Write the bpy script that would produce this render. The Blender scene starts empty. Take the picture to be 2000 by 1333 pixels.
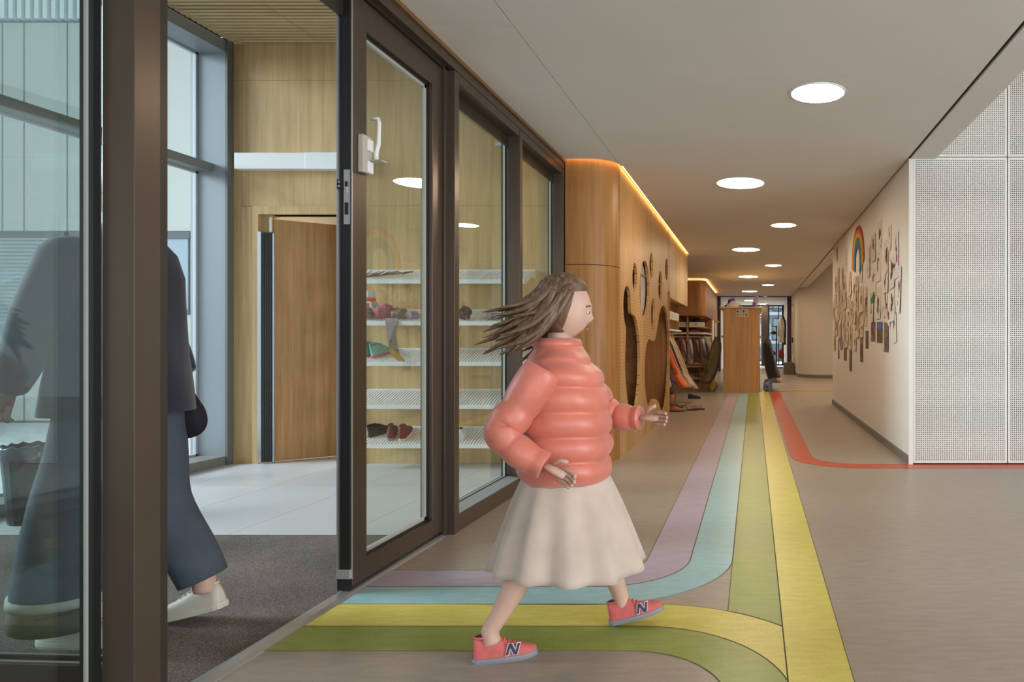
import bpy, bmesh, math, random
from mathutils import Vector, Matrix
from mathutils.geometry import tessellate_polygon
random.seed(7)
S = bpy.context.scene
COL = S.collection
PI = math.pi
H = 1.05            # camera height
F = 1333.3          # 24 mm lens on a 36 mm sensor, in pixels of a 2000 px frame
VX, VY = 1472.0, 667.0

# ------------------------------------------------------------------ camera
cam = bpy.data.cameras.new('camera')
cam.lens = 24.0; cam.sensor_width = 36.0; cam.sensor_fit = 'HORIZONTAL'
cam.shift_x = -(VX - 1000.0) / 2000.0
cam.shift_y = 0.0
cam.clip_start = 0.05; cam.clip_end = 200
camo = bpy.data.objects.new('camera', cam); COL.objects.link(camo)
camo.location = (0, 0, H); camo.rotation_euler = (PI/2, 0, 0)
S.camera = camo
# ------------------------------------------------------------------ view
S.view_settings.view_transform = 'Standard'
S.view_settings.look = 'None'
S.view_settings.gamma = 1.0
S.view_settings.use_curve_mapping = False
S.view_settings.exposure = -0.22
# ------------------------------------------------------------------ world: overcast sky
W = bpy.data.worlds.new('world'); S.world = W; W.use_nodes = True
bg = W.node_tree.nodes['Background']
bg.inputs[0].default_value = (0.88, 0.94, 1.0, 1); bg.inputs[1].default_value = 1.6
# ------------------------------------------------------------------ daylight through the windows, with an added rear fill
def area(name, loc, rot, sx, sy, power, col, spread=PI):
    l = bpy.data.lights.new(name, 'AREA'); l.shape = 'RECTANGLE'; l.size = sx; l.size_y = sy
    l.energy = power; l.color = col; l.spread = spread
    o = bpy.data.objects.new(name, l); COL.objects.link(o); o.location = loc; o.rotation_euler = rot
    o.visible_glossy = True
    return o
area('daylight_side_window', (6.55, -1.15, 1.45), (0, PI/2, 0), 2.5, 2.7, 430, (0.92, 0.96, 1.0))
area('rear_fill_light', (2.2, -3.95, 1.5), (PI/2, 0, 0), 6.0, 2.4, 135, (0.97, 0.97, 1.0))  # unseen fill added behind the viewer to lift the whole room
_d = Vector((-2.5, 4.2, 0.8)) - Vector((-13.0, 3.2, 4.8))
sk = area('daylight_courtyard_sky', (-13.0, 3.2, 4.8), (0, 0, 0), 4.5, 3.5, 600, (0.93, 0.96, 1.0), math.radians(80)); sk.rotation_euler = _d.to_track_quat('-Z', 'Y').to_euler()
area('daylight_far_sky', (0.3, 34.0, 7.0), (math.radians(-48), 0, 0), 5.0, 3.0, 2200, (0.90, 0.95, 1.0), math.radians(110))

# ================================================================== materials
MATS = {}
def nd(nt, t, **kw):
    n = nt.nodes.new(t)
    for k, v in kw.items(): setattr(n, k, v)
    return n
def principled(name, col, rough=0.5, metal=0.0, spec=0.5, emit=None, estr=0.0, var=0.0, vscale=8.0, stretch=(1, 1, 1),
               bump=0.0, bscale=80.0, fine=0.0, fscale=300.0, sheen=0.0):
    if name in MATS: return MATS[name]
    m = bpy.data.materials.new(name); m.use_nodes = True; nt = m.node_tree
    b = nt.nodes['Principled BSDF']
    b.inputs['Base Color'].default_value = (*col, 1); b.inputs['Roughness'].default_value = rough
    b.inputs['Metallic'].default_value = metal; b.inputs['Specular IOR Level'].default_value = spec
    if sheen: b.inputs['Sheen Weight'].default_value = sheen
    if emit: b.inputs['Emission Color'].default_value = (*emit, 1); b.inputs['Emission Strength'].default_value = estr
    tc = mp = None
    if var or bump or fine:
        tc = nd(nt, 'ShaderNodeTexCoord'); mp = nd(nt, 'ShaderNodeMapping'); mp.inputs['Scale'].default_value = stretch
        nt.links.new(tc.outputs['Object'], mp.inputs['Vector'])
    last = None
    def mod(scale, amt, detail, src, last):
        n = nd(nt, 'ShaderNodeTexNoise'); n.inputs['Scale'].default_value = scale; n.inputs['Detail'].default_value = detail
        nt.links.new(src, n.inputs['Vector'])
        r = nd(nt, 'ShaderNodeMapRange'); r.inputs['From Min'].default_value = 0.3; r.inputs['From Max'].default_value = 0.7
        r.inputs['To Min'].default_value = 1 - amt; r.inputs['To Max'].default_value = 1 + amt
        nt.links.new(n.outputs['Fac'], r.inputs['Value'])
        v = nd(nt, 'ShaderNodeVectorMath', operation='SCALE')
        if last is None: v.inputs[0].default_value = col
        else: nt.links.new(last, v.inputs[0])
        nt.links.new(r.outputs['Result'], v.inputs['Scale'])
        return v.outputs['Vector']
    if var: last = mod(vscale, var, 5, mp.outputs['Vector'], last)
    if fine: last = mod(fscale, fine, 3, tc.outputs['Object'], last)
    if last is not None: nt.links.new(last, b.inputs['Base Color'])
    if bump:
        n = nd(nt, 'ShaderNodeTexNoise'); n.inputs['Scale'].default_value = bscale; n.inputs['Detail'].default_value = 4
        nt.links.new(mp.outputs['Vector'], n.inputs['Vector'])
        bp = nd(nt, 'ShaderNodeBump'); bp.inputs['Strength'].default_value = bump; bp.inputs['Distance'].default_value = 0.01
        nt.links.new(n.outputs['Fac'], bp.inputs['Height']); nt.links.new(bp.outputs['Normal'], b.inputs['Normal'])
    MATS[name] = m
    return m
def srgb(r, g, b):
    f = lambda c: (c/255/12.92) if c/255 <= 0.04045 else ((c/255+0.055)/1.055)**2.4
    return (f(r), f(g), f(b))
def wood(name, c0, c1, grain=(26, 26, 1.1), rough=0.42, dots=None):
    """oak veneer: streaks along z; dots=(pitch, radius) gives fine perforation on the y-z plane"""
    m = bpy.data.materials.new(name); m.use_nodes = True; nt = m.node_tree; b = nt.nodes['Principled BSDF']
    b.inputs['Roughness'].default_value = rough; b.inputs['Specular IOR Level'].default_value = 0.32
    tc = nd(nt, 'ShaderNodeTexCoord'); mp = nd(nt, 'ShaderNodeMapping'); mp.inputs['Scale'].default_value = grain
    nt.links.new(tc.outputs['Object'], mp.inputs['Vector'])
    n1 = nd(nt, 'ShaderNodeTexNoise'); n1.inputs['Scale'].default_value = 1.0; n1.inputs['Detail'].default_value = 8; n1.inputs['Roughness'].default_value = 0.65
    nt.links.new(mp.outputs['Vector'], n1.inputs['Vector'])
    mp2 = nd(nt, 'ShaderNodeMapping'); mp2.inputs['Scale'].default_value = (grain[0]/9, grain[1]/9, grain[2]/3)
    nt.links.new(tc.outputs['Object'], mp2.inputs['Vector'])
    n2 = nd(nt, 'ShaderNodeTexNoise'); n2.inputs['Scale'].default_value = 1.0; n2.inputs['Detail'].default_value = 2
    nt.links.new(mp2.outputs['Vector'], n2.inputs['Vector'])
    mx = nd(nt, 'ShaderNodeMath', operation='MULTIPLY_ADD'); nt.links.new(n2.outputs['Fac'], mx.inputs[0]); mx.inputs[1].default_value = 0.7
    nt.links.new(n1.outputs['Fac'], mx.inputs[2])
    cr = nd(nt, 'ShaderNodeValToRGB'); cr.color_ramp.elements[0].position = 0.62; cr.color_ramp.elements[0].color = (*c0, 1)
    cr.color_ramp.elements[1].position = 1.06; cr.color_ramp.elements[1].color = (*c1, 1)
    nt.links.new(mx.outputs[0], cr.inputs['Fac'])
    out = cr.outputs['Color']
    if dots:
        p, r = dots
        sx = nd(nt, 'ShaderNodeSeparateXYZ'); nt.links.new(tc.outputs['Object'], sx.inputs[0])
        ds = []
        for ax in ('Y', 'Z'):
            q = nd(nt, 'ShaderNodeMath', operation='DIVIDE'); nt.links.new(sx.outputs[ax], q.inputs[0]); q.inputs[1].default_value = p
            fr = nd(nt, 'ShaderNodeMath', operation='FRACT'); nt.links.new(q.outputs[0], fr.inputs[0])
            sb = nd(nt, 'ShaderNodeMath', operation='SUBTRACT'); nt.links.new(fr.outputs[0], sb.inputs[0]); sb.inputs[1].default_value = 0.5
            sq = nd(nt, 'ShaderNodeMath', operation='POWER'); nt.links.new(sb.outputs[0], sq.inputs[0]); sq.inputs[1].default_value = 2
            ds.append(sq)
        ad = nd(nt, 'ShaderNodeMath', operation='ADD'); nt.links.new(ds[0].outputs[0], ad.inputs[0]); nt.links.new(ds[1].outputs[0], ad.inputs[1])
        lt = nd(nt, 'ShaderNodeMath', operation='LESS_THAN'); nt.links.new(ad.outputs[0], lt.inputs[0]); lt.inputs[1].default_value = (r/p)**2
        mm = nd(nt, 'ShaderNodeMix', data_type='RGBA'); nt.links.new(lt.outputs[0], mm.inputs['Factor'])
        nt.links.new(out, mm.inputs[6]); mm.inputs[7].default_value = (c0[0]*0.6, c0[1]*0.55, c0[2]*0.5, 1)
        out = mm.outputs[2]
    nt.links.new(out, b.inputs['Base Color'])
    MATS[name] = m
    return m
def glass(name, tint, refl=1.0):
    m = bpy.data.materials.new(name); m.use_nodes = True; nt = m.node_tree
    for n in list(nt.nodes): nt.nodes.remove(n)
    o = nd(nt, 'ShaderNodeOutputMaterial'); t = nd(nt, 'ShaderNodeBsdfTransparent'); t.inputs[0].default_value = (*tint, 1)
    g = nd(nt, 'ShaderNodeBsdfGlossy'); g.inputs['Roughness'].default_value = 0.0; g.inputs[0].default_value = (refl, refl, refl, 1)
    lw = nd(nt, 'ShaderNodeLayerWeight'); lw.inputs['Blend'].default_value = 0.5
    pw = nd(nt, 'ShaderNodeMath', operation='POWER'); nt.links.new(lw.outputs['Facing'], pw.inputs[0]); pw.inputs[1].default_value = 5.0
    fr = nd(nt, 'ShaderNodeMath', operation='MULTIPLY_ADD'); nt.links.new(pw.outputs[0], fr.inputs[0]); fr.inputs[1].default_value = 0.95; fr.inputs[2].default_value = 0.045
    mx = nd(nt, 'ShaderNodeMixShader'); nt.links.new(fr.outputs[0], mx.inputs[0]); nt.links.new(t.outputs[0], mx.inputs[1]); nt.links.new(g.outputs[0], mx.inputs[2])
    nt.links.new(mx.outputs[0], o.inputs[0]); MATS[name] = m
    return m
def lino(name, col):
    m = principled(name, col, rough=0.32, spec=0.36, var=0.085, vscale=1.0, stretch=(9, 38, 1), fine=0.10, fscale=200, bump=0.02, bscale=3.0)
    return m
def doodle(name, paper, inks, scale, thr):
    """child's drawing: scribbles of ink on a paper sheet, different on each sheet"""
    m = bpy.data.materials.new(name); m.use_nodes = True; nt = m.node_tree; b = nt.nodes['Principled BSDF']; b.inputs['Roughness'].default_value = 0.8
    tc = nd(nt, 'ShaderNodeTexCoord'); oi = nd(nt, 'ShaderNodeObjectInfo')
    sc = nd(nt, 'ShaderNodeMath', operation='MULTIPLY'); nt.links.new(oi.outputs['Random'], sc.inputs[0]); sc.inputs[1].default_value = 37.0
    cur = None
    # ink stays in the middle of the sheet
    sx = nd(nt, 'ShaderNodeVectorMath', operation='SUBTRACT'); nt.links.new(tc.outputs['Generated'], sx.inputs[0]); sx.inputs[1].default_value = (0.5, 0.5, 0.55)
    ln = nd(nt, 'ShaderNodeVectorMath', operation='LENGTH'); fl = nd(nt, 'ShaderNodeVectorMath', operation='MULTIPLY'); nt.links.new(sx.outputs[0], fl.inputs[0]); fl.inputs[1].default_value = (0, 1, 1); nt.links.new(fl.outputs[0], ln.inputs[0])
    for i, ink in enumerate(inks):
        mp = nd(nt, 'ShaderNodeMapping'); mp.inputs['Scale'].default_value = (1, 1.0, 0.55); mp.inputs['Location'].default_value = (i*5.3, i*3.1, i*1.7)
        nt.links.new(tc.outputs['Object'], mp.inputs['Vector'])
        n = nd(nt, 'ShaderNodeTexNoise', noise_dimensions='4D'); n.inputs['Scale'].default_value = scale*(1+0.4*i); n.inputs['Detail'].default_value = 4
        nt.links.new(mp.outputs['Vector'], n.inputs['Vector']); nt.links.new(sc.outputs[0], n.inputs['W'])
        su = nd(nt, 'ShaderNodeMath', operation='MULTIPLY_ADD'); nt.links.new(ln.outputs['Value'], su.inputs[0]); su.inputs[1].default_value = -0.32; nt.links.new(n.outputs['Fac'], su.inputs[2])
        gt = nd(nt, 'ShaderNodeMath', operation='GREATER_THAN'); nt.links.new(su.outputs[0], gt.inputs[0]); gt.inputs[1].default_value = thr
        mm = nd(nt, 'ShaderNodeMix', data_type='RGBA'); nt.links.new(gt.outputs[0], mm.inputs['Factor'])
        if cur is None: mm.inputs[6].default_value = (*paper, 1)
        else: nt.links.new(cur, mm.inputs[6])
        mm.inputs[7].default_value = (*ink, 1); cur = mm.outputs[2]
    nt.links.new(cur, b.inputs['Base Color']); MATS[name] = m
    return m
def photo_mat(name, cols, scale, sky=None):
    m = bpy.data.materials.new(name); m.use_nodes = True; nt = m.node_tree; b = nt.nodes['Principled BSDF']; b.inputs['Roughness'].default_value = 0.4
    tc = nd(nt, 'ShaderNodeTexCoord'); n = nd(nt, 'ShaderNodeTexNoise'); n.inputs['Scale'].default_value = scale; n.inputs['Detail'].default_value = 5
    nt.links.new(tc.outputs['Object'], n.inputs['Vector'])
    cr = nd(nt, 'ShaderNodeValToRGB'); e = cr.color_ramp.elements
    e[0].position = 0.36; e[0].color = (*cols[0], 1); e[1].position = 0.64; e[1].color = (*cols[-1], 1)
    for i, c in enumerate(cols[1:-1]):
        q = e.new(0.36 + 0.28*(i+1)/(len(cols)-1)); q.color = (*c, 1)
    nt.links.new(n.outputs['Fac'], cr.inputs['Fac']); out = cr.outputs['Color']
    if sky:
        s = nd(nt, 'ShaderNodeSeparateXYZ'); nt.links.new(tc.outputs['Generated'], s.inputs[0])
        ad = nd(nt, 'ShaderNodeMath', operation='MULTIPLY_ADD'); nt.links.new(n.outputs['Fac'], ad.inputs[0]); ad.inputs[1].default_value = 0.25; nt.links.new(s.outputs['Z'], ad.inputs[2])
        gt = nd(nt, 'ShaderNodeMath', operation='GREATER_THAN'); nt.links.new(ad.outputs[0], gt.inputs[0]); gt.inputs[1].default_value = 0.76
        mm = nd(nt, 'ShaderNodeMix', data_type='RGBA'); nt.links.new(gt.outputs[0], mm.inputs['Factor']); nt.links.new(out, mm.inputs[6]); mm.inputs[7].default_value = (*sky, 1); out = mm.outputs[2]
    nt.links.new(out, b.inputs['Base Color']); MATS[name] = m
    return m

M_OAK = wood('oak_veneer', (0.34, 0.165, 0.052), (0.54, 0.30, 0.115))
M_OAKD = wood('oak_perforated', (0.36, 0.185, 0.062), (0.56, 0.325, 0.13), dots=(0.032, 0.006))
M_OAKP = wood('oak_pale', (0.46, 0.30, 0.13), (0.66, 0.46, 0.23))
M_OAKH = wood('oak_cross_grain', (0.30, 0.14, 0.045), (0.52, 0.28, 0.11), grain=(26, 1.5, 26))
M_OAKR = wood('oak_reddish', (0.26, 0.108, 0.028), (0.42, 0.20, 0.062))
M_SLAT = wood('pale_slat_wood', (0.50, 0.36, 0.19), (0.68, 0.53, 0.31), grain=(1.2, 30, 30))
M_CEIL = principled('ceiling_white', (0.72, 0.70, 0.67), 0.85, var=0.015, vscale=1.5)
M_WHITE = principled('wall_white', (0.74, 0.72, 0.70), 0.6, var=0.015, vscale=2)
M_PERF = principled('perforated_panel_white', (0.78, 0.77, 0.73), 0.55)
M_DARK = principled('black_void', (0.012, 0.011, 0.010), 0.9)
M_GAP = principled('shadow_gap_black', (0.02, 0.018, 0.016), 0.8)
M_BRONZE = principled('bronze_anodised', (0.105, 0.078, 0.058), 0.30, metal=0.55, var=0.05, vscale=3, stretch=(8, 8, .4))
M_BRONZED = principled('dark_bronze', (0.055, 0.043, 0.034), 0.35, metal=0.4)
M_BLACK = principled('black_rubber', (0.010, 0.010, 0.011), 0.45)
M_GREY = principled('grey_blue_frame', (0.30, 0.335, 0.365), 0.42, metal=0.15)
M_SPACER = principled('glass_spacer_grey', (0.42, 0.42, 0.38), 0.4)
M_ALU = principled('aluminium', (0.62, 0.63, 0.65), 0.32, metal=0.8)
M_STEEL = principled('white_coated_steel', (0.80, 0.81, 0.82), 0.4)
M_CHROME = principled('satin_steel', (0.55, 0.54, 0.52), 0.35, metal=0.7)
M_BEIGEP = principled('beige_plastic', (0.50, 0.45, 0.39), 0.45)
M_BASE = principled('baseboard_grey', (0.17, 0.155, 0.145), 0.5)
M_FLOOR = lino('linoleum_taupe', (0.325, 0.272, 0.225))
M_ST = {'lilac': lino('linoleum_lilac', (0.40, 0.34, 0.42)), 'blue': lino('linoleum_light_blue', (0.29, 0.47, 0.50)),
        'green': lino('linoleum_olive_green', (0.245, 0.295, 0.065)), 'yellow': lino('linoleum_yellow', (0.60, 0.52, 0.115)),
        'red': lino('linoleum_red', (0.52, 0.085, 0.045))}
M_SEAM = principled('linoleum_seam', (0.10, 0.075, 0.055), 0.6)
M_TILE = principled('pale_grey_tile', (0.56, 0.565, 0.58), 0.38, var=0.03, vscale=3, fine=0.03, fscale=120)
M_GROUT = principled('grout_grey', (0.25, 0.25, 0.25), 0.8)
M_PANE = glass('clear_pane', (0.90, 0.93, 0.905))
M_PANE2 = glass('clear_pane_blue', (0.86, 0.92, 0.935))
M_CREAM = principled('cream_facade_panel', (0.62, 0.62, 0.57), 0.6)
M_FACW = principled('white_facade_fin', (0.85, 0.87, 0.88), 0.5)
M_PAVE = principled('outdoor_concrete_paving', (0.55, 0.55, 0.54), 0.8, var=0.08, vscale=5)
M_PURPLE = principled('purple_lacquer', (0.065, 0.018, 0.06), 0.4)
M_LAMP = principled('lamp_diffuser', (1, 0.95, 0.85), 0.5, emit=(1.0, 0.79, 0.55), estr=56.0)
M_LED = principled('led_strip', (1, 0.7, 0.3), 0.5, emit=(1.0, 0.55, 0.16), estr=26.0)
M_CURVEW = principled('cream_curved_wall', (0.60, 0.55, 0.47), 0.6)
def carpet():
    m = principled('mat_carpet', (0.20, 0.165, 0.145), 0.95, spec=0.1, fine=0.62, fscale=210, var=0.25, vscale=2.0, bump=0.8, bscale=260)
    return m
M_MAT = carpet()

# ================================================================== mesh helpers
def org(o):
    v = Vector((0, 0, 0))
    while o is not None: v += o.location; o = o.parent
    return v
class MB:
    def __init__(s): s.v = []; s.f = []
    def add(s, vs, fs):
        n = len(s.v); s.v += [tuple(p) for p in vs]; s.f += [tuple(i+n for i in f) for f in fs]; return s
    def box(s, x0, x1, y0, y1, z0, z1):
        vs = [(x0,y0,z0),(x1,y0,z0),(x1,y1,z0),(x0,y1,z0),(x0,y0,z1),(x1,y0,z1),(x1,y1,z1),(x0,y1,z1)]
        return s.add(vs, [(3,2,1,0),(4,5,6,7),(0,1,5,4),(1,2,6,5),(2,3,7,6),(3,0,4,7)])
    def obox(s, c, size, mat=None):
        hx, hy, hz = size[0]/2, size[1]/2, size[2]/2
        vs = [Vector((sx*hx, sy*hy, sz*hz)) for sz in (-1,1) for sx, sy in ((-1,-1),(1,-1),(1,1),(-1,1))]
        if mat is not None: vs = [mat @ p for p in vs]
        vs = [p + Vector(c) for p in vs]
        return s.add(vs, [(3,2,1,0),(4,5,6,7),(0,1,5,4),(1,2,6,5),(2,3,7,6),(3,0,4,7)])
    def prism(s, pts, a0, a1, axis='z'):
        """polygon extruded along an axis. axis z: pts (x,y); x: pts (y,z); y: pts (x,z)"""
        def P(p, a): return (p[0],p[1],a) if axis == 'z' else ((a,p[0],p[1]) if axis == 'x' else (p[0],a,p[1]))
        n = len(pts)
        vs = [P(p, a0) for p in pts] + [P(p, a1) for p in pts]
        fs = [(i, (i+1) % n, (i+1) % n + n, i+n) for i in range(n)]
        tri = tessellate_polygon([[Vector((p[0], p[1], 0)) for p in pts]])
        fs += [tuple(t) for t in tri] + [tuple(i+n for i in reversed(t)) for t in tri]
        return s.add(vs, fs)
    def loft(s, rings, cap=True, closed=True):
        n = len(rings[0]); vs = [p for r in rings for p in r]; fs = []
        for k in range(len(rings)-1):
            for i in range(n if closed else n-1):
                j = (i+1) % n; fs.append((k*n+i, k*n+j, (k+1)*n+j, (k+1)*n+i))
        if cap and closed: fs.append(tuple(reversed(range(n)))); fs.append(tuple((len(rings)-1)*n+i for i in range(n)))
        return s.add(vs, fs)
    def tube(s, pts, rad, n=8, cap=True, flat=1.0):
        pts = [Vector(p) for p in pts]
        if not isinstance(rad, (list, tuple)): rad = [rad]*len(pts)
        rings = []; prev = None
        for i, p in enumerate(pts):
            t = (pts[min(i+1, len(pts)-1)] - pts[max(i-1, 0)])
            t = t.normalized() if t.length > 1e-9 else Vector((0,0,1))
            u = prev if prev is not None else (Vector((0,1,0)) if abs(t.y) < 0.9 else Vector((1,0,0)))
            u = (u - t*u.dot(t)).normalized(); w = t.cross(u); prev = u
            rings.append([p + (u*math.cos(2*PI*k/n) + w*math.sin(2*PI*k/n)*flat)*rad[i] for k in range(n)])
        return s.loft(rings, cap)
    def ell(s, c, r, nu=14, nv=10, mat=None, fn=None):
        rings = []
        for j in range(nv+1):
            ph = -PI/2 + PI*j/nv; ring = []
            cs = max(math.cos(ph), 0.02)
            for i in range(nu):
                th = 2*PI*i/nu; d = Vector((cs*math.cos(th), cs*math.sin(th), math.sin(ph)))
                p = Vector((d.x*r[0], d.y*r[1], d.z*r[2]))
                if fn: p = fn(p, d)
                if mat is not None: p = mat @ p
                ring.append(p + Vector(c))
            rings.append(ring)
        return s.loft(rings)
    def sheet(s, x0, x1, y0, y1, z): return s.add([(x0,y0,z),(x1,y0,z),(x1,y1,z),(x0,y1,z)], [(0,1,2,3)])
    def build(s, name, mat, parent=None, smooth=False, bevel=0.0, subsurf=0, origin=None):
        me = bpy.data.meshes.new(name)
        if parent is None:
            if origin is None:
                xs = [p[0] for p in s.v]; ys = [p[1] for p in s.v]; zs = [p[2] for p in s.v]
                o0 = Vector(((min(xs)+max(xs))/2, (min(ys)+max(ys))/2, min(zs)))
            else: o0 = Vector(origin)
        else: o0 = org(parent)
        me.from_pydata([(p[0]-o0.x, p[1]-o0.y, p[2]-o0.z) for p in s.v], [], s.f); me.update()
        bm = bmesh.new(); bm.from_mesh(me); bmesh.ops.recalc_face_normals(bm, faces=bm.faces); bm.to_mesh(me); bm.free()
        me.materials.append(mat)
        if smooth:
            for p in me.polygons: p.use_smooth = True
        o = bpy.data.objects.new(name, me); COL.objects.link(o)
        if parent is None: o.location = o0
        else: o.parent = parent
        if bevel:
            b = o.modifiers.new('bevel', 'BEVEL'); b.width = bevel; b.segments = 2; b.limit_method = 'ANGLE'
        if subsurf:
            q = o.modifiers.new('subdivision', 'SUBSURF'); q.levels = subsurf; q.render_levels = subsurf
        return o
def root(name, loc, label=None, cat=None, group=None, kind=None):
    o = bpy.data.objects.new(name, None); COL.objects.link(o); o.location = loc; o.empty_display_size = 0.05
    return tag(o, label, cat, group, kind)
def tag(o, label=None, cat=None, group=None, kind=None):
    if label: o['label'] = label
    if cat: o['category'] = cat
    if group: o['group'] = group
    if kind: o['kind'] = kind
    return o
def struct(o, label=None): o['kind'] = 'structure'; return tag(o, label)
def bx(name, b, mat, parent=None, bevel=0.0): return MB().box(*b).build(name, mat, parent, bevel=bevel)
def clone(o, loc=None, parent=None):
    c = o.copy(); COL.objects.link(c)
    if parent is not None: c.parent = parent
    for ch in [k for k in bpy.data.objects if k.parent == o]: clone(ch, None, c)
    if loc is not None: c.location = loc
    return c
def arc(cx, cy, r, a0, a1, n=14):
    return [(cx + r*math.cos(math.radians(a0+(a1-a0)*i/n)), cy + r*math.sin(math.radians(a0+(a1-a0)*i/n))) for i in range(n+1)]
def at(px, py, Y): return Vector(((px-VX)*Y/F, Y, H-(py-VY)*Y/F))
def rotz(a): return Matrix.Rotation(a, 3, 'Z')

CZ = 2.60     # corridor ceiling
GX = -1.62    # corridor face of the glazed partition
WX = -1.20    # corridor face of the wooden play wall
RX = 1.32     # corridor face of the white display wall
BY = 5.85     # back wall of the entrance porch / perforated wall
# ================================================================== floor
floor = struct(bx('floor', (-1.66, 6.6, -4.0, 29.6, -0.10, 0.0), M_FLOOR), 'taupe marbled linoleum floor of the corridor')
struct(bx('floor_niche', (-2.2, -1.66, 5.92, 29.6, -0.10, 0.0), M_FLOOR))
def stripe(name, colour, pts, lab, zoff=0.0):
    """inlaid band of coloured linoleum with a fine dark seam around it"""
    c = Vector((sum(p[0] for p in pts)/len(pts), sum(p[1] for p in pts)/len(pts)))
    o = MB().prism(pts, -0.02, 0.0016+zoff, 'z').build(name, M_ST[colour], floor); tag(o, lab)
    n = len(pts); w = 0.0015; m = MB()
    for i in range(n):
        a = Vector(pts[i]); b = Vector(pts[(i+1) % n]); d = (b-a)
        if d.length < 1e-6: continue
        d.normalize(); q = Vector((-d.y, d.x))*w
        m.add([(*(a-q), 0.0019+zoff), (*(b-q), 0.0019+zoff), (*(b+q), 0.0019+zoff), (*(a+q), 0.0019+zoff)], [(0,1,2,3)])
    m.build('seam', M_SEAM, o)
L0, L1, L2, L3, L4 = -0.51, -0.305, -0.10, 0.107, 0.31
c1 = (-0.66, 3.27)
DX = -1.655
stripe('lilac_stripe', 'lilac', [(DX, 2.912), *arc(*c1, 0.358, -90, 0), (L1, 13.6), (L0, 13.6), *reversed(arc(*c1, 0.15, -90, 0)), (DX, 3.12)], 'lilac linoleum band curving from the door along the corridor')
stripe('light_blue_stripe', 'blue', [(DX, 2.722), *arc(*c1, 0.558, -90, 0), (L2-.004, 13.6), (L1+.003, 13.6), *reversed(arc(*c1, 0.355, -90, 0)), (DX, 2.909)], 'light blue linoleum band curving from the door along the corridor')
c2 = (-0.425, 1.96)
def circ(r, lim=None):
    out = []
    for i in range(41):
        a = math.radians(90 - 90*i/40); x, y = c2[0]+r*math.cos(a), c2[1]+r*math.sin(a)
        if lim and x > lim:
            out.append((lim, c2[1]+math.sqrt(r*r-(lim-c2[0])**2))); break
        out.append((x, y))
    return out
yo = circ(0.76, L3-0.002); yi = circ(0.55, L3-0.002)
stripe('yellow_door_stripe', 'yellow', [(DX, 2.72), *yo, *reversed(yi), (DX, 2.51)], 'yellow linoleum band curving from the door toward the viewer')
go = yi; gi = circ(0.35)
stripe('green_door_stripe', 'green', [(DX, 2.507), *[(x, y-.003) for x, y in go], (L3-.002, -1.0), (-0.075, -1.0), *reversed(gi), (DX, 2.31)], 'green linoleum band curving from the door toward the viewer')
yy = [(x, y+.002) for x, y in circ(0.763, L3-0.002) if x >= L2]
stripe('green_corridor_stripe', 'green', [(L2, 13.6), *[( L2, math.sqrt(0.763**2-(L2-c2[0])**2)+c2[1])], *yy, (L3-.002, 13.6)], 'long olive green linoleum band running down the corridor')
stripe('yellow_corridor_stripe', 'yellow', [(L3, -2.0), (L4, -2.0), (L4, 13.9), *arc(0.95, 13.9, 0.64, 180, 90, 8), (3.0, 14.54), (3.0, 14.72), *reversed(arc(0.95, 13.9, 0.82, 180, 90, 8)), (L3, 13.9)], 'long yellow linoleum band running down the corridor')
stripe('red_stripe', 'red', [(0.335, 6.2), *arc(0.915, 6.2, 0.58, 180, 270, 12), (6.5, 5.62), (6.5, 5.808), *reversed(arc(0.915, 6.2, 0.39, 180, 270, 12)), (0.525, 13.9), *arc(0.95, 13.9, 0.425, 180, 90, 8), (3.0, 14.325), (3.0, 14.5), *reversed(arc(0.95, 13.9, 0.6, 180, 90, 8)), (0.335, 13.9)], 'red linoleum band turning along the perforated wall')
stripe('far_blue_stripe', 'blue', [(-1.6, 13.64), (0.05, 13.64), (0.05, 13.82), (-1.6, 13.82)], 'light blue cross band in front of the wooden coat island')
stripe('far_lilac_stripe', 'lilac', [(0.5, 16.4), (3.4, 16.4), (3.4, 16.7), (0.5, 16.7)], 'far lilac cross band beyond the display wall')

# entrance porch floor: tiles
pf = struct(bx('floor_porch', (-4.9, -1.72, -0.6, 9.0, -0.10, -0.006), M_GROUT), 'pale grey tiled floor of the entrance porch')
g = 0.002
for i, x0 in enumerate([-4.74, -4.11, -3.48, -2.85, -2.22]):
    x1 = min(x0+0.63, -1.722)
    for y0, y1 in ((3.682, 4.94), (4.94, 6.2), (6.2, 7.46), (7.46, 8.72)):
        bx('tile', (x0+g, x1-g, y0+g, y1-g, -0.02, 0.0), M_TILE, pf)
mat = bx('entrance_mat', (-4.45, -1.722, -0.5, 3.68, -0.004, 0.004), M_MAT)
tag(mat, 'dark brown-grey speckled carpet mat on the porch floor', 'mat')
th = struct(MB().prism([(-1.722, 0.0), (-1.722, 0.006), (-1.71, 0.011), (-1.672, 0.011), (-1.655, 0.004), (-1.655, 0.0)], -0.5, 3.68, 'y').build('trim_1', M_ALU), 'aluminium threshold strip under the glazed doors')

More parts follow.
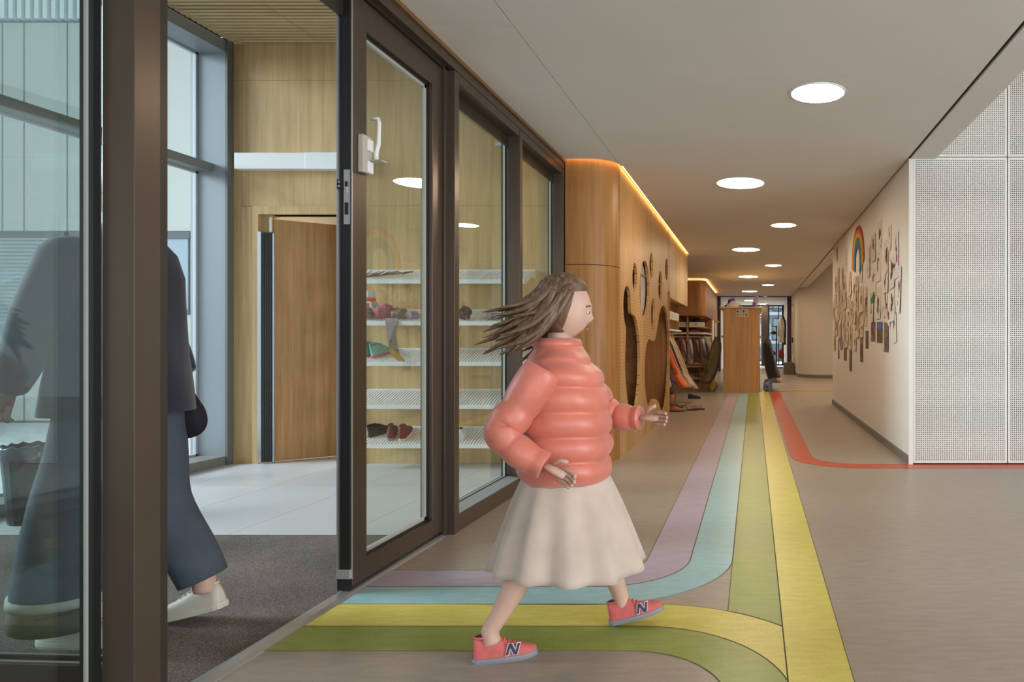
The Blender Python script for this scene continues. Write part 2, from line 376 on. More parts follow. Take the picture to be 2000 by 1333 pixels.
# ================================================================== ceilings
ceil = struct(bx('ceiling', (-1.16, RX-0.012, -4.0, 29.6, CZ+0.02, CZ+0.14), M_GAP), 'white panelled corridor ceiling')
def cpanel(pts): MB().prism(pts, CZ, CZ+0.03, 'z').build('ceiling_panel', M_CEIL, ceil)
gp = 0.0025
slot = [(GX+0.012, 5.80), (-1.415, 5.80), *arc(-1.415, 6.055, 0.255, -90, 0, 8)]
cpanel([(GX+0.012, -4), (-1.18-gp, -4), (-1.18-gp, 3.37-gp), (GX+0.012, 3.37-gp)])
cpanel([(GX+0.012, 3.37+gp), (-1.18-gp, 3.37+gp), (-1.18-gp, 5.80+0.18), *[p for p in reversed(slot) if p[0] < -1.19]])
for y0, y1 in ((-4, 1.2), (1.2, 3.99), (3.99, 8.2), (8.2, 12.4), (12.4, 16.6), (16.6, 20.8), (20.8, 25.0), (25.0, 29.6)):
    xl = -1.18+gp if y0 < 5.5 else -1.16
    pts = [(xl, y0+gp), (RX-0.014, y0+gp), (RX-0.014, y1-gp), (-1.16, y1-gp)]
    if xl < -1.16: pts += [(-1.16, 6.06), (xl, 6.0)] if y1 > 6.2 else []
    if y0 < 5.5 and y1 < 6.2: pts[3] = (xl, y1-gp)
    cpanel(pts)
struct(bx('trim_2', (RX-0.014, RX+0.012, -4, 29.6, CZ+0.012, CZ+0.15), M_GAP), 'black shadow gap beside the corridor ceiling')
sof = struct(bx('trim_3', (RX+0.012, 1.545, -4, BY-0.03, CZ-0.002, 3.5), M_CEIL), 'white bulkhead soffit beside the corridor ceiling')
struct(bx('trim_4', (RX+0.012, 1.545, 11.42, 29.6, CZ-0.002, 3.5), M_CEIL))
struct(bx('ceiling_side_bay', (1.545, 6.6, -4.0, BY, 3.5, 3.6), M_CEIL))
sc2 = struct(bx('ceiling_far_bay', (1.545, 4.6, 11.4, 20.9, 3.22, 3.3), M_GAP))
for i in range(26): bx('slat', (1.56, 4.5, 11.5+i*0.36, 11.5+i*0.36+0.2, 3.19, 3.215), M_CEIL, sc2)
# LED cove slot over the wooden play wall
struct(bx('trim_5', (-2.2, -1.16, 5.81, 12.45, CZ+0.115, CZ+0.14), M_CEIL))
struct(bx('trim_6', (-2.2, -1.16, 12.45, 29.6, CZ, CZ+0.14), M_CEIL))
led = root('led_strip', (WX+0.02, 9.2, CZ+0.05), 'warm LED strip glowing along the top of the wooden play wall', 'led strip')
prof = [(-1.60, BY-0.012), (-1.42, BY-0.012), *arc(-1.42, 6.08, 0.235, -90, 0, 10), (WX+0.018, 12.36)]
m = MB()
for a, b in zip(prof[:-1], prof[1:]):
    d = (Vector(b)-Vector(a)).normalized(); q = Vector((d.y, -d.x))*0.006
    m.add([(a[0]-q.x, a[1]-q.y, CZ+0.03), (b[0]-q.x, b[1]-q.y, CZ+0.03), (b[0]+q.x, b[1]+q.y, CZ+0.03), (a[0]+q.x, a[1]+q.y, CZ+0.03)], [(0, 1, 2, 3)])
m.build('diffuser', M_LED, led)
# porch ceiling with slats
pc = struct(bx('ceiling_porch', (-4.9, -1.70, -0.6, BY, 3.655, 3.75), M_DARK), 'slatted pale wood ceiling of the entrance porch')
ys = BY - 0.03
while ys > 2.2:
    for xa, xb in ((-4.46, -3.704), (-3.698, -1.74)): bx('slat', (xa, xb, ys-0.033, ys, 3.60, 3.645), M_SLAT, pc)
    ys -= 0.0535
struct(bx('wall_over_glazing', (-1.74, -1.64, -0.6, 5.92, CZ+0.005, 3.75), M_WHITE))

# ================================================================== room shell behind and beside the viewer
struct(bx('wall_rear_left', (-1.66, -0.9, -4.1, -4.0, 0, 3.6), M_WHITE))
struct(bx('wall_rear_right', (5.4, 6.6, -4.1, -4.0, 0, 3.6), M_WHITE))
struct(bx('wall_rear_top', (-0.9, 5.4, -4.1, -4.0, 2.75, 3.6), M_WHITE))
struct(bx('wall_rear_sill', (-0.9, 5.4, -4.1, -4.0, 0, 0.3), M_WHITE))
struct(bx('wall_side_far', (6.6, 6.7, 0.3, BY+0.1, 0, 3.6), M_WHITE))
struct(bx('wall_side_near', (6.6, 6.7, -4.1, -2.6, 0, 3.6), M_WHITE))
struct(bx('wall_side_top', (6.6, 6.7, -2.6, 0.3, 2.9, 3.6), M_WHITE))
struct(bx('wall_left_rear', (-1.72, -1.62, -4.1, -0.6, 0, 2.7), M_WHITE))
struct(bx('wall_porch_near', (-4.9, -1.72, -0.7, -0.6, 0, 3.75), M_WHITE))

# ================================================================== perforated wall (frontal, right)
wp = struct(bx('wall_perforated', (RX+0.02, 6.6, BY-0.01, BY+0.12, 0, 3.5), M_DARK), 'white perforated acoustic panel wall facing the viewer')
def perf_panel(x0, x1, z0, z1, nx, nz):
    """plate with square perforations cut through it and a plain margin"""
    yf, yb = BY-0.045, BY-0.033; mg = 0.018; m = MB()
    px, pz = (x1-x0-2*mg)/nx, (z1-z0-2*mg)/nz; hw, hh = px*0.29, pz*0.29
    xs = [x0+mg+px*(i+.5) for i in range(nx)]; zs = [z0+mg+pz*(j+.5) for j in range(nz)]
    def q(a, b, c, d): m.add([(a, yf, c), (b, yf, c), (b, yf, d), (a, yf, d)], [(0, 1, 2, 3)])
    zp = z0
    for zc in zs:
        q(x0, x1, zp, zc-hh); xp = x0
        for xc in xs:
            q(xp, xc-hw, zc-hh, zc+hh); xp = xc+hw
            m.add([(xc-hw,yf,zc-hh),(xc+hw,yf,zc-hh),(xc+hw,yf,zc+hh),(xc-hw,yf,zc+hh),(xc-hw,yb,zc-hh),(xc+hw,yb,zc-hh),(xc+hw,yb,zc+hh),(xc-hw,yb,zc+hh)],
                  [(0,4,5,1),(1,5,6,2),(2,6,7,3),(3,7,4,0)])
        q(xp, x1, zc-hh, zc+hh); zp = zc+hh
    q(x0, x1, zp, z1)
    me_o = m.build('perforated_panel', M_PERF, wp); return me_o
for x0, x1, n in ((RX+0.036, 2.155, 48), (2.161, 2.98, 48)):
    perf_panel(x0, x1, 0.012, 2.612, n, 155); perf_panel(x0, x1, 2.618, 3.5, n, 52)
for x0 in (2.986, 3.81, 4.634, 5.458): bx('perforated_panel', (x0, x0+0.818, BY-0.045, BY-0.02, 0.012, 3.5), M_PERF, wp)
bx('edge_trim', (RX+0.0, RX+0.034, BY-0.05, BY-0.02, 0.0, CZ), M_PERF, wp)
bx('skirting', (RX+0.02, 6.6, BY-0.03, BY-0.01, 0.0, 0.012), M_GAP, wp)

# ================================================================== white display wall (right)
wr = struct(MB().box(RX, RX+0.02, BY-0.03, BY+0.13, 0.0, CZ+0.1).box(RX, RX+0.2, BY+0.13, 11.4, 0.0, CZ+0.1).build('wall_right', M_WHITE), 'white corridor wall hung with drawings')
struct(bx('baseboard_right', (RX-0.012, RX, BY-0.02, 11.4, 0.0, 0.075), M_BASE))
# far bay
struct(bx('wall_far_bay_side', (4.5, 4.6, 11.4, 19.2, 0, 3.3), M_CURVEW))
struct(bx('wall_far_bay_front', (RX+0.2, 4.6, 11.3, 11.4, 0, 3.3), M_WHITE))
cw = [(4.6, 19.2), (2.35, 19.2), *reversed([(x, y) for x, y in arc(2.35, 20.25, 1.05, 180, 270, 14)][0:-1]), (1.30, 25.8), (1.42, 25.8), *arc(2.35, 20.25, 0.93, 180, 270, 14), (4.6, 19.32)]
struct(MB().prism(cw, 0.0, 3.3, 'z').build('wall_far_curved', M_CURVEW, smooth=False), 'cream curved wall at the far right of the corridor')
cb = [(4.6, 19.188), (2.35, 19.188), *reversed([(x, y) for x, y in arc(2.35, 20.25, 1.062, 180, 270, 14)][0:-1]), (1.288, 21.2), (1.31, 21.2), *arc(2.35, 20.25, 1.04, 180, 270, 14), (4.6, 19.21)]
struct(MB().prism(cb, 0.0, 0.09, 'z').build('baseboard_far', M_BASE))

# ================================================================== downlights
def lamp(x, y, d, lab):
    r = root('ceiling_downlight', (x, y, CZ-0.006), lab, 'ceiling light', 'round recessed downlights in the corridor ceiling')
    n = 32; m = MB(); R = d/2
    m.loft([[(x+q*math.cos(2*PI*k/n), y+q*math.sin(2*PI*k/n), z) for k in range(n)] for q, z in ((R+.012, CZ), (R+.011, CZ-.005), (R, CZ-.006), (R-.001, CZ-.002))], cap=False)
    m.build('ring', M_STEEL, r)
    m2 = MB(); m2.add([(x+R*math.cos(2*PI*k/n), y+R*math.sin(2*PI*k/n), CZ-.003) for k in range(n)], [tuple(range(n))])
    m2.build('diffuser', M_LAMP, r)
ordn = ['nearest large', 'second', 'third', 'fourth', 'fifth', 'sixth', 'seventh', 'eighth', 'ninth', 'tenth', 'eleventh']
for i in range(11):
    y = 4.26 + 2.43*i; big = i % 2 == 1
    lamp(-0.13 if big else 0.40, y, 0.46 if big else 0.33,
         ('small ' if not big else 'large ') + 'round downlight, ' + ['nearest the viewer', 'second', 'third', 'fourth', 'fifth', 'sixth', 'seventh', 'eighth', 'ninth', 'tenth', 'eleventh and farthest'][i] + (' down the corridor ceiling' if i else ' on the corridor ceiling'))

for y in (13.2, 16.4):  # two unseen lights added to brighten the far bay and corridor end
    r = root('ceiling_downlight', (2.6, y, 3.17), 'round fill light added unseen on the far side bay ceiling, %s' % ('nearer one' if y < 14 else 'farther one'), 'ceiling light')
    for nm, R, z0, z1, mt in (('ring', .32, 3.165, 3.19, M_STEEL), ('diffuser', .30, 3.160, 3.166, M_LAMP)):
        MB().loft([[(2.6+R*math.cos(2*PI*k/24), y+R*math.sin(2*PI*k/24), z) for k in range(24)] for z in (z0, z1)]).build(nm, mt, r)

# ================================================================== glazed partition
def post(y0, y1, x0=GX-0.085, x1=GX, n='trim_10'):
    return struct(bx(n, (x0, x1, y0, y1, 0.0, 2.52), M_BRONZE, bevel=0.002), 'bronze post of the glazed partition')
post(1.786, 1.865, n='trim_10'); post(3.70, 3.756, n='trim_11'); post(4.735, 4.79, n='trim_12'); post(5.80, 5.845, n='trim_13'); post(0.70, 0.755, n='trim_14')
hd = struct(bx('trim_15', (GX-0.085, GX, -0.6, BY-0.005, 2.525, CZ), M_BRONZE, bevel=0.002), 'bronze head rail of the glazed partition')
bx('cover_strip', (GX-0.002, GX+0.012, -0.6, BY-0.005, 2.578, CZ), principled('gold_brown_trim', (0.26, 0.15, 0.06), 0.35, metal=0.5), hd)
struct(bx('trim_16', (GX-0.10, GX-0.086, 0.70, BY-0.005, 2.40, CZ), M_BRONZED))
def bay(n, y0, y1, lab):
    w = root('window_%d' % n, (GX-0.05, (y0+y1)/2, 0), lab, None, None, 'structure')
    MB().box(GX-0.122, GX-0.004, y0, y1, 0.0, 0.098).build('rail', M_BRONZE, w, bevel=0.002)
    MB().box(GX-0.122, GX-0.004, y0, y1, 2.47, 2.525).build('rail', M_BRONZE, w, bevel=0.002)
    MB().prism([(GX-.088, .098), (GX-.006, .098), (GX-.006, .102), (GX-.088, .116)], y0, y1, 'y').build('sill_bead', M_GREY, w)
    for nm, xa_, xb_, mt in (('jamb_gasket', GX-.099, GX-.087, M_BLACK), ('glass_spacer', GX-.112, GX-.099, M_SPACER), ('inner_gasket', GX-.122, GX-.112, M_BLACK)):
        MB().box(xa_, xb_, y0, y0+.022, .10, 2.47).box(xa_, xb_, y1-.022, y1, .10, 2.47).box(xa_, xb_, y0, y1, 2.452, 2.47).box(xa_, xb_, y0, y1, .098, .118).build(nm, mt, w)
    MB().box(GX-0.1065, GX-0.1015, y0+.01, y1-.01, .11, 2.465).build('pane', M_PANE, w)
bay(1, 3.756, 4.735, 'fixed glass bay of the partition beside the closed door leaf')
bay(2, 4.79, 5.80, 'narrow fixed glass bay next to the wooden curved wall')
bay(3, 0.755, 1.786, 'fixed glass bay of the partition nearest the viewer')
# closed leaf
X0, X1, YA, YB = -1.732, -1.668, 2.84, 3.652
d1 = root('door_1', (-1.70, 3.25, 0.03), 'closed bronze glazed door leaf with a lever latch', None, None, 'structure')
MB().box(X0, X1, YA, YA+.104, .032, 2.51).build('stile', M_BRONZE, d1, bevel=0.003)
MB().box(X0, X1, YB-.104, YB, .032, 2.51).build('stile', M_BRONZE, d1, bevel=0.003)
MB().box(X0, X1, YA+.104, YB-.104, .032, .117).build('bottom_rail', M_BRONZE, d1, bevel=0.002)
MB().box(X0, X1, YA+.104, YB-.104, 2.385, 2.51).build('top_rail', M_BRONZE, d1, bevel=0.002)
ya, yb = YA+.104, YB-.104
MB().box(X0+.012, X1-.02, ya, ya+.01, .117, 2.385).box(X0+.012, X1-.02, yb-.012, yb, .117, 2.385).box(X0+.012, X1-.02, ya, yb, .117, .127).box(X0+.012, X1-.02, ya, yb, 2.373, 2.385).build('gasket', M_BLACK, d1)
MB().box(X0+.02, X1-.028, yb-.03, yb-.012, .127, 2.373).box(X0+.02, X1-.028, ya, yb, .127, .141).box(X0+.02, X1-.028, ya, yb, 2.359, 2.373).build('glass_spacer', M_SPACER, d1)
MB().box(-1.7025, -1.6975, ya+.004, yb-.004, .12, 2.38).build('pane', M_PANE, d1)
MB().box(X0+.016, X1-.014, YA-.004, YA, .06, 2.50).build('edge_channel', M_BLACK, d1)
MB().box(X1-.004, X1+.001, YA-.005, YA, .06, 2.51).build('edge_lip', M_ALU, d1)
MB().box(X0, X0+.006, YA-.006, YA, .06, 2.51).build('edge_lip', M_ALU, d1)
lk = MB().box(-1.7, -1.676, YA-.009, YA-.003, 1.535, 1.762).build('lock_plate', M_CHROME, d1)
MB().box(-1.696, -1.681, YA-.0105, YA-.009, 1.575, 1.625).box(-1.694, -1.683, YA-.0105, YA-.009, 1.69, 1.712).build('slot', M_BLACK, lk)
MB().box(-1.693, -1.684, YA-.014, YA-.009, 1.665, 1.69).build('latch_bolt', M_CHROME, lk)
sk = MB().box(-1.727, -1.701, YA-.012, YA-.003, 1.682, 1.72).build('strike', M_BLACK, d1)
MB().box(-1.722, -1.714, YA-.0145, YA-.012, 1.706, 1.714).box(-1.722, -1.714, YA-.0145, YA-.012, 1.688, 1.696).build('screw', M_CHROME, sk)
hb = MB().box(X1, X1+.022, 2.878, 2.945, 1.765, 1.925).build('latch_base', M_BEIGEP, d1, bevel=0.002)
for z0 in (1.862, 1.768): MB().box(X1+.022, X1+.030, 2.905, 2.943, z0, z0+.05).build('latch_block', M_STEEL, hb, bevel=0.002)
MB().tube([(X1+.02, 2.94, 2.008), (X1+.05, 2.945, 2.008), (X1+.052, 2.945, 1.99), (X1+.050, 2.945, 1.90), (X1+.040, 2.945, 1.86), (X1+.040, 2.945, 1.825)], [.008, .009, .009, .009, .009, .011], 8).build('latch_lever', M_STEEL, d1, smooth=True)
MB().box(X1+.018, X1+.075, 2.92, 2.965, 1.822, 1.827).build('latch_tongue', M_CHROME, d1)
MB().box(X0+.004, X1-.004, YA-.012, YA, .062, .10).build('shoot_bolt_guide', M_CHROME, d1, bevel=0.002)
MB().box(X0+.004, X1-.004, YA-.008, YA+.02, .014, .06).build('foot_seal', M_BLACK, d1)
MB().box(X0+.01, X1-.012, YA, YB, .014, .034).build('drop_seal', M_BLACK, d1)
struct(bx('trim_17', (-1.735, -1.655, 3.662, 3.70, 0, 2.525), M_BRONZE, bevel=0.002)); struct(bx('trim_18', (-1.73, -1.672, 3.651, 3.663, 0, 2.52), M_BLACK))
struct(bx('trim_19', (-1.735, -1.655, 1.865, 1.888, 0, 2.525), M_BLACK))
struct(bx('trim_20', (-1.735, -1.655, 1.865, 3.70, 2.513, 2.56), M_BRONZED))
# open leaf, swung into the porch
d2 = root('door_2', (-1.735, 1.985, 0.03), 'open bronze glazed door leaf swung into the porch', None, None, 'structure')
def leaf2(m, *b): return m.box(*b)
XL, XR, Yf, Yk = -2.58, -1.735, 1.955, 2.02
MB().box(XR-.118, XR, Yf, Yk, .032, 2.51).build('stile', M_BRONZED, d2, bevel=0.002)
MB().box(XL, XL+.104, Yf, Yk, .032, 2.51).build('stile', M_BRONZED, d2, bevel=0.002)
MB().box(XL+.104, XR-.118, Yf, Yk, .032, .115).build('bottom_rail', M_BRONZED, d2, bevel=0.002)
MB().box(XL+.104, XR-.118, Yf, Yk, 2.385, 2.51).build('top_rail', M_BRONZED, d2, bevel=0.002)
xa, xb = XL+.104, XR-.118
MB().box(xa, xb, Yf+.012, Yk-.012, .115, .122).box(xb-.008, xb, Yf+.012, Yk-.012, .122, 2.385).build('glass_spacer', M_SPACER, d2)
MB().box(xa, xb, Yf+.010, Yf+.02, .122, .134).build('gasket', M_BLACK, d2)
MB().box(xa+.004, xb-.004, 1.984, 1.989, .118, 2.38).build('pane', M_PANE2, d2)
d2.rotation_euler.z = math.radians(-3.0)

# ================================================================== porch back wall (wood) with door
DL, DR, DH = -4.235, -3.43, 2.135
wb = struct(MB().box(-4.74, DL-.02, BY+.02, BY+.10, 0, 3.66).box(DR, -1.62, BY+.02, BY+.10, 0, 3.66).box(DL, DR, BY+.02, BY+.10, DH, 3.66).build('wall_back', M_DARK), 'oak panelled back wall of the entrance porch')
def wpan(x0, x1, z0, z1, mt=M_OAKP): bx('panel', (x0+.0012, x1-.0012, BY, BY+.018, z0+.0012, z1-.0012), mt, wb)
wpan(-4.46, -1.63, 3.285, 3.64); wpan(-4.46, -4.385, 0, 3.285); wpan(-4.385, -3.36, 2.205, 3.285)
wpan(-3.36, -1.63, 2.21, 3.285); wpan(-3.36, -1.63, 0.0, 2.21)
df = root('trim_30', ((DL+DR)/2, BY, 0), 'pale oak frame of the porch inner door', None, None, 'structure')
bx('jamb', (DL-.149, DL-.053, BY-.004, BY+.03, 0, DH+.068), M_OAKP, df); bx('jamb', (DL-.05, DL, BY-.016, BY+.12, 0, DH+.068), M_OAKP, df)
bx('jamb', (DR, DR+.07, BY-.016, BY+.12, 0, DH+.068), M_OAKP, df); bx('head', (DL-.0, DR+.0, BY-.016, BY+.12, DH, DH+.068), M_OAKP, df)
d3 = root('door_3', (DL+.12, BY+.06, 0), 'oak inner door standing ajar in the porch back wall', None, None, 'structure')
hx, hy = DL+.10, BY+.03
bx('leaf', (hx, hx+.80, hy, hy+.045, .012, 2.10), M_OAK, d3)
d3.rotation_euler.z = 0
bx('hinge_pin', (hx-.03, hx-.012, hy+.01, hy+.03, 1.99, 2.115), M_CHROME, d3)
# rotate the leaf about the hinge edge
for ch in d3.children: ch.rotation_euler.z = 0
d3.location = (hx, hy, 0)
for ch in d3.children:
    for v in ch.data.vertices: v.co.x -= hx-(DL+.12); v.co.y -= hy-(BY+.06)
d3.rotation_euler.z = math.radians(39)
bx('hinge_block', (DL, DL+.092, BY+.03, BY+.10, 1.985, DH), M_OAKP, df)
fg = root('finger_guard', (DL+.06, BY+.01, 0.01), 'black ribbed finger guard with aluminium strips along the oak door hinge', 'finger guard')
bx('aluminium_strip', (DL-.002, DL+.028, BY-.022, BY-.006, .012, 1.985), M_ALU, fg); bx('aluminium_strip', (DL+.108, DL+.12, BY+.006, BY+.02, .012, 1.975), M_ALU, fg)
m = MB()
nf = 10
pts = []
for i in range(nf+1): pts.append((DL+.028+.08*i/nf, BY-.006+.02*i/nf - (0.008 if i % 2 else 0)))
m.prism(pts + [(DL+.108, BY+.024), (DL+.028, BY+.012)], .012, 1.98, 'z').build('pleated_cover', M_BLACK, fg)
op = root('door_operator', (-3.9, BY-.05, 2.505), 'long white box of the door operator above the oak door', 'door operator')
bx('housing', (-4.395, -3.80, BY-.075, BY-.001, 2.508, 2.645), M_STEEL, op, bevel=.003); bx('end_cover', (-3.797, -3.36, BY-.078, BY-.001, 2.506, 2.647), M_STEEL, op, bevel=.003)
# room behind the inner door
rb = struct(MB().box(-4.84, -4.74, BY+.03, 8.9, 0, 3.7).box(-2.1, -2.0, BY+.1, 8.8, 0, 2.7).box(-4.8, -2.1, 8.7, 8.8, 0, 2.7).build('wall_inner_room', M_CREAM))
rcg = struct(bx('ceiling_inner_room', (-4.8, -2.1, BY+.1, 8.7, 2.6, 2.7), M_GROUT))
for i in range(5):
    for j in range(5): bx('ceiling_tile', (-4.8+.54*i+.004, -4.8+.54*(i+1)-.004, BY+.1+.52*j+.004, BY+.1+.52*(j+1)-.004, 2.585, 2.6), M_CEIL, rcg)
rl = root('inner_room_fill', (-3.4, 7.3, 2.57), 'flat fill light added in the room behind the oak door', 'ceiling light')  # added light panel, keeps the inner room from going dark
bx('frame', (-3.75, -3.05, 7.05, 7.55, 2.57, 2.584), M_STEEL, rl); bx('diffuser', (-3.73, -3.07, 7.07, 7.53, 2.566, 2.571), M_LAMP, rl)

# ================================================================== exterior curtain wall of the porch (left)
cwx = -4.735
cwr = root('window_4', (-4.6, 3.0, 0), 'grey-blue framed full height outside window of the porch', None, None, 'structure')
bx('end_mullion', (cwx-.05, -4.475, 5.80, BY+.0, 0, 3.60), M_GREY, cwr)
bx('end_cap', (-4.475, -4.455, 5.78, BY, 0, 3.60), principled('grey_frame_edge', (0.16, 0.16, 0.155), 0.5), cwr)
bx('head_rail', (cwx-.05, -4.475, -0.6, 5.80, 3.50, 3.60), M_GREY, cwr)
bx('sill', (cwx-.05, -4.475, -0.6, 5.80, 0.0, 0.075), principled('grey_sill', (0.24, 0.235, 0.22), 0.5), cwr)
bx('transom', (cwx-.03, -4.60, -0.6, 5.80, 2.49, 2.56), principled('grey_transom', (0.22, 0.225, 0.225), 0.45), cwr)
for y in (5.02, 3.1, 1.2): bx('mullion', (cwx-.05, -4.60, y-.03, y+.03, .075, 3.5), M_GREY, cwr)
ye = [-0.6, 1.17, 1.23, 3.07, 3.13, 4.99, 5.05, 5.80]
for k in range(0, 8, 2):
    for z0, z1 in ((.075, 2.49), (2.56, 3.5)):
        bx('pane', (cwx-.004, cwx+.002, ye[k], ye[k+1], z0, z1), M_PANE2, cwr)
        MB().box(cwx-.012, cwx+.012, ye[k], ye[k+1], z0, z0+.016).box(cwx-.012, cwx+.012, ye[k], ye[k+1], z1-.016, z1).box(cwx-.012, cwx+.012, ye[k+1]-.02, ye[k+1], z0, z1).build('gasket', M_STEEL if k == 9 else principled('light_gasket', (.5, .53, .56), .4), cwr)

# ================================================================== outside
struct(bx('ground_outside', (-26, -4.80, -8, 9.4, -0.14, -0.03), M_PAVE))
FY = 9.0
fac = root('building', (-9.0, FY, 0), 'cream panelled building facade across the courtyard outside the porch window', 'building')
bx('core', (-26, -4.95, FY+.03, FY+.3, -0.1, 9.0), M_GROUT, fac)
edges = [-16.0, -14.0, -12.3, -11.2, -10.45, -9.905, -9.62, -9.05, -8.0, -7.25, -6.4, -5.0]
winA = (-7.9, -7.42, 1.42, 2.43); winB = (-11.0, -9.15, 0.84, 2.52)
for a, b in zip(edges[:-1], edges[1:]):
    bx('facade_panel', (a+.012, b-.012, FY, FY+.03, 2.5 if a > -11.3 else .0, 5.25), M_CREAM, fac)
for a, b in ((-11.2, -10.45), (-10.45, -9.905), (-9.905, -9.62), (-9.62, -9.05), (-9.05, -8.0), (-8.0, -7.25), (-7.25, -6.4), (-6.4, -5.0)):
    bx('facade_panel', (a+.012, b-.012, FY, FY+.03, .0, .80 if a < -9.1 else 1.40), M_CREAM, fac)
x = -12.0
while x < -8.3: bx('fin', (x, x+.055, FY-.06, FY+.03, 5.28, 6.6), M_FACW, fac); x += .112
M_WIN = principled('window_reflection_glass', (0.42, 0.52, 0.60), 0.08, spec=0.9)
M_WFR = principled('dark_window_frame', (0.10, 0.11, 0.12), 0.4)
for (a, b, z0, z1, bl) in ((-9.05, -7.42, 1.40, 2.49, False), (-7.38, -5.2, 1.40, 2.49, False), (-11.0, -9.07, .80, 2.49, True)):
    w = MB().box(a, b, FY-.02, FY+.03, z1-.09, z1).box(a, b, FY-.02, FY+.03, z0, z0+.06).box(a, a+.04, FY-.02, FY+.03, z0, z1).build('window', M_WFR, fac)
    bx('pane', (a+.04, b-.04, FY+.0, FY+.02, z0+.06, z1-.09), M_WIN, w)
    if bl:
        m = MB(); z = z0+.08
        while z < z1-.1: m.box(a+.04, b-.04, FY-.025, FY-.01, z, z+.022); z += .05
        m.build('blind_slats', principled('blind_grey', (.45, .48, .48), .5), w)

# ================================================================== wooden play wall (left of the corridor)
wl = struct(bx('wall_left', (-2.05, -1.95, 5.96, 12.4, 0, 2.7), M_OAKH), 'oak play wall with animal shaped cut-outs and a glowing top edge')
def plan(off=0.0, th=0.02):
    r = 0.26; out = [(-1.615, BY-off), (-1.46, BY-off), *arc(-1.46, BY+r, r+off, -90, 0, 12)]
    inn = [(-1.615, BY+th), (-1.46, BY+th), *arc(-1.46, BY+r, r-th, -90, 0, 12)]
    return out + list(reversed(inn))
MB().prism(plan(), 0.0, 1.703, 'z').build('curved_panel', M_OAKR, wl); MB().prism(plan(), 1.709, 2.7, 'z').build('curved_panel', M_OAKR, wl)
MB().prism(plan(-0.008, 0.03), 1.70, 1.712, 'z').build('groove', M_GAP, wl)
def yz(px, py):
    Y = -WX*F/(VX-px); return (Y, H-(py-VY)*Y/F)
def uv(u, v): return yz(1190+u/3.7, 470+v/3.7)
cutA = [(127,325),(142,345),(150,380),(153,440),(155,520),(162,537),(178,537),(200,580),(215,680),(222,780),(222,900),(218,1020),(208,1120),(195,1220),(178,1270),(160,1270),(140,1200),(125,1100),(115,960),(113,860),(118,740),(122,640),(112,600),(104,540),(101,460),(105,390),(115,340)]
cutB = [(390,470),(404,485),(415,520),(425,590),(431,690),(432,800),(428,950),(420,1080),(410,1170),(398,1230),(387,1246),(372,1222),(356,1170),(335,1145),(315,1148),(303,1180),(290,1212),(278,1195),(265,1120),(257,1020),(256,900),(262,800),(275,735),(290,713),(305,725),(320,733),(335,710),(345,650),(355,580),(365,520),(378,480)]
ovals = [(184,270,17,108,'w'),(254,350,36,203,'f'),(304,182,13,94,'f'),(369,333,14,111,'f'),(414,213,10,80,'w'),(317,538,15,119,'f'),(430,438,8.5,73,'w')]
holes = [[uv(*p) for p in cutA], [uv(*p) for p in cutB]] + [[uv(a+c*math.cos(2*PI*k/28), b+d*math.sin(2*PI*k/28)) for k in range(28)] for a, b, c, d, _ in ovals]
def panel_with_holes(name, outer, holes, x0, x1, mtl, parent):
    cu = bpy.data.curves.new(name, 'CURVE'); cu.dimensions = '2D'; cu.fill_mode = 'BOTH'; cu.extrude = abs(x1-x0)/2
    for k, lp in enumerate([outer]+holes):
        s = cu.splines.new('POLY'); s.points.add(len(lp)-1); s.use_cyclic_u = True
        for p, q in zip(s.points, lp): p.co = (q[0], q[1], 0, 1)
    tmp = bpy.data.objects.new(name, cu); COL.objects.link(tmp)
    dg = bpy.context.evaluated_depsgraph_get(); dg.update()
    me = bpy.data.meshes.new_from_object(tmp.evaluated_get(dg)); bpy.data.objects.remove(tmp)
    o0 = org(parent); xm = (x0+x1)/2
    for v in me.vertices:
        y, z, t = v.co; v.co = (xm+t-o0.x, y-o0.y, z-o0.z)
    me.materials.clear(); me.materials.append(mtl)
    o = bpy.data.objects.new(name, me); COL.objects.link(o); o.parent = parent
    return o
def smooth_loop(pts, it=2):
    for _ in range(it):
        q = []
        for i in range(len(pts)):
            a, b = pts[i], pts[(i+1) % len(pts)]
            q += [(a[0]*.75+b[0]*.25, a[1]*.75+b[1]*.25), (a[0]*.25+b[0]*.75, a[1]*.25+b[1]*.75)]
        pts = q
    return pts
holes = [smooth_loop(holes[0]), smooth_loop(holes[1])] + holes[2:]
panel_with_holes('perforated_cutout_panel', [(6.12, 0.0), (9.75, 0.0), (9.75, 1.66), (9.75, 2.7), (6.12, 2.7)], holes, WX-.028, WX, M_OAKD, wl)
bx('upper_panel', (WX-.03, WX, 9.753, 12.38, 1.675, 2.7), M_OAKP, wl)
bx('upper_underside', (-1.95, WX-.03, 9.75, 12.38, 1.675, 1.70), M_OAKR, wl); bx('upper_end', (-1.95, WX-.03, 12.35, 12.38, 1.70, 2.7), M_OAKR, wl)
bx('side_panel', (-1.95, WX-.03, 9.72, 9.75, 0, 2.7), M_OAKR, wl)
bx('cave_floor', (-1.95, WX-.03, 6.0, 9.72, 0, .12), M_OAKH, wl); bx('cave_top', (-1.95, WX-.03, 6.2, 9.72, 1.78, 1.80), M_OAKH, wl)
bx('cave_divider', (-1.95, WX-.03, 7.42, 7.45, .12, 1.78), M_OAKH, wl)
M_FELT = principled('grey_felt', (0.34, 0.32, 0.31), 0.95, var=0.2, vscale=14, sheen=0.3)
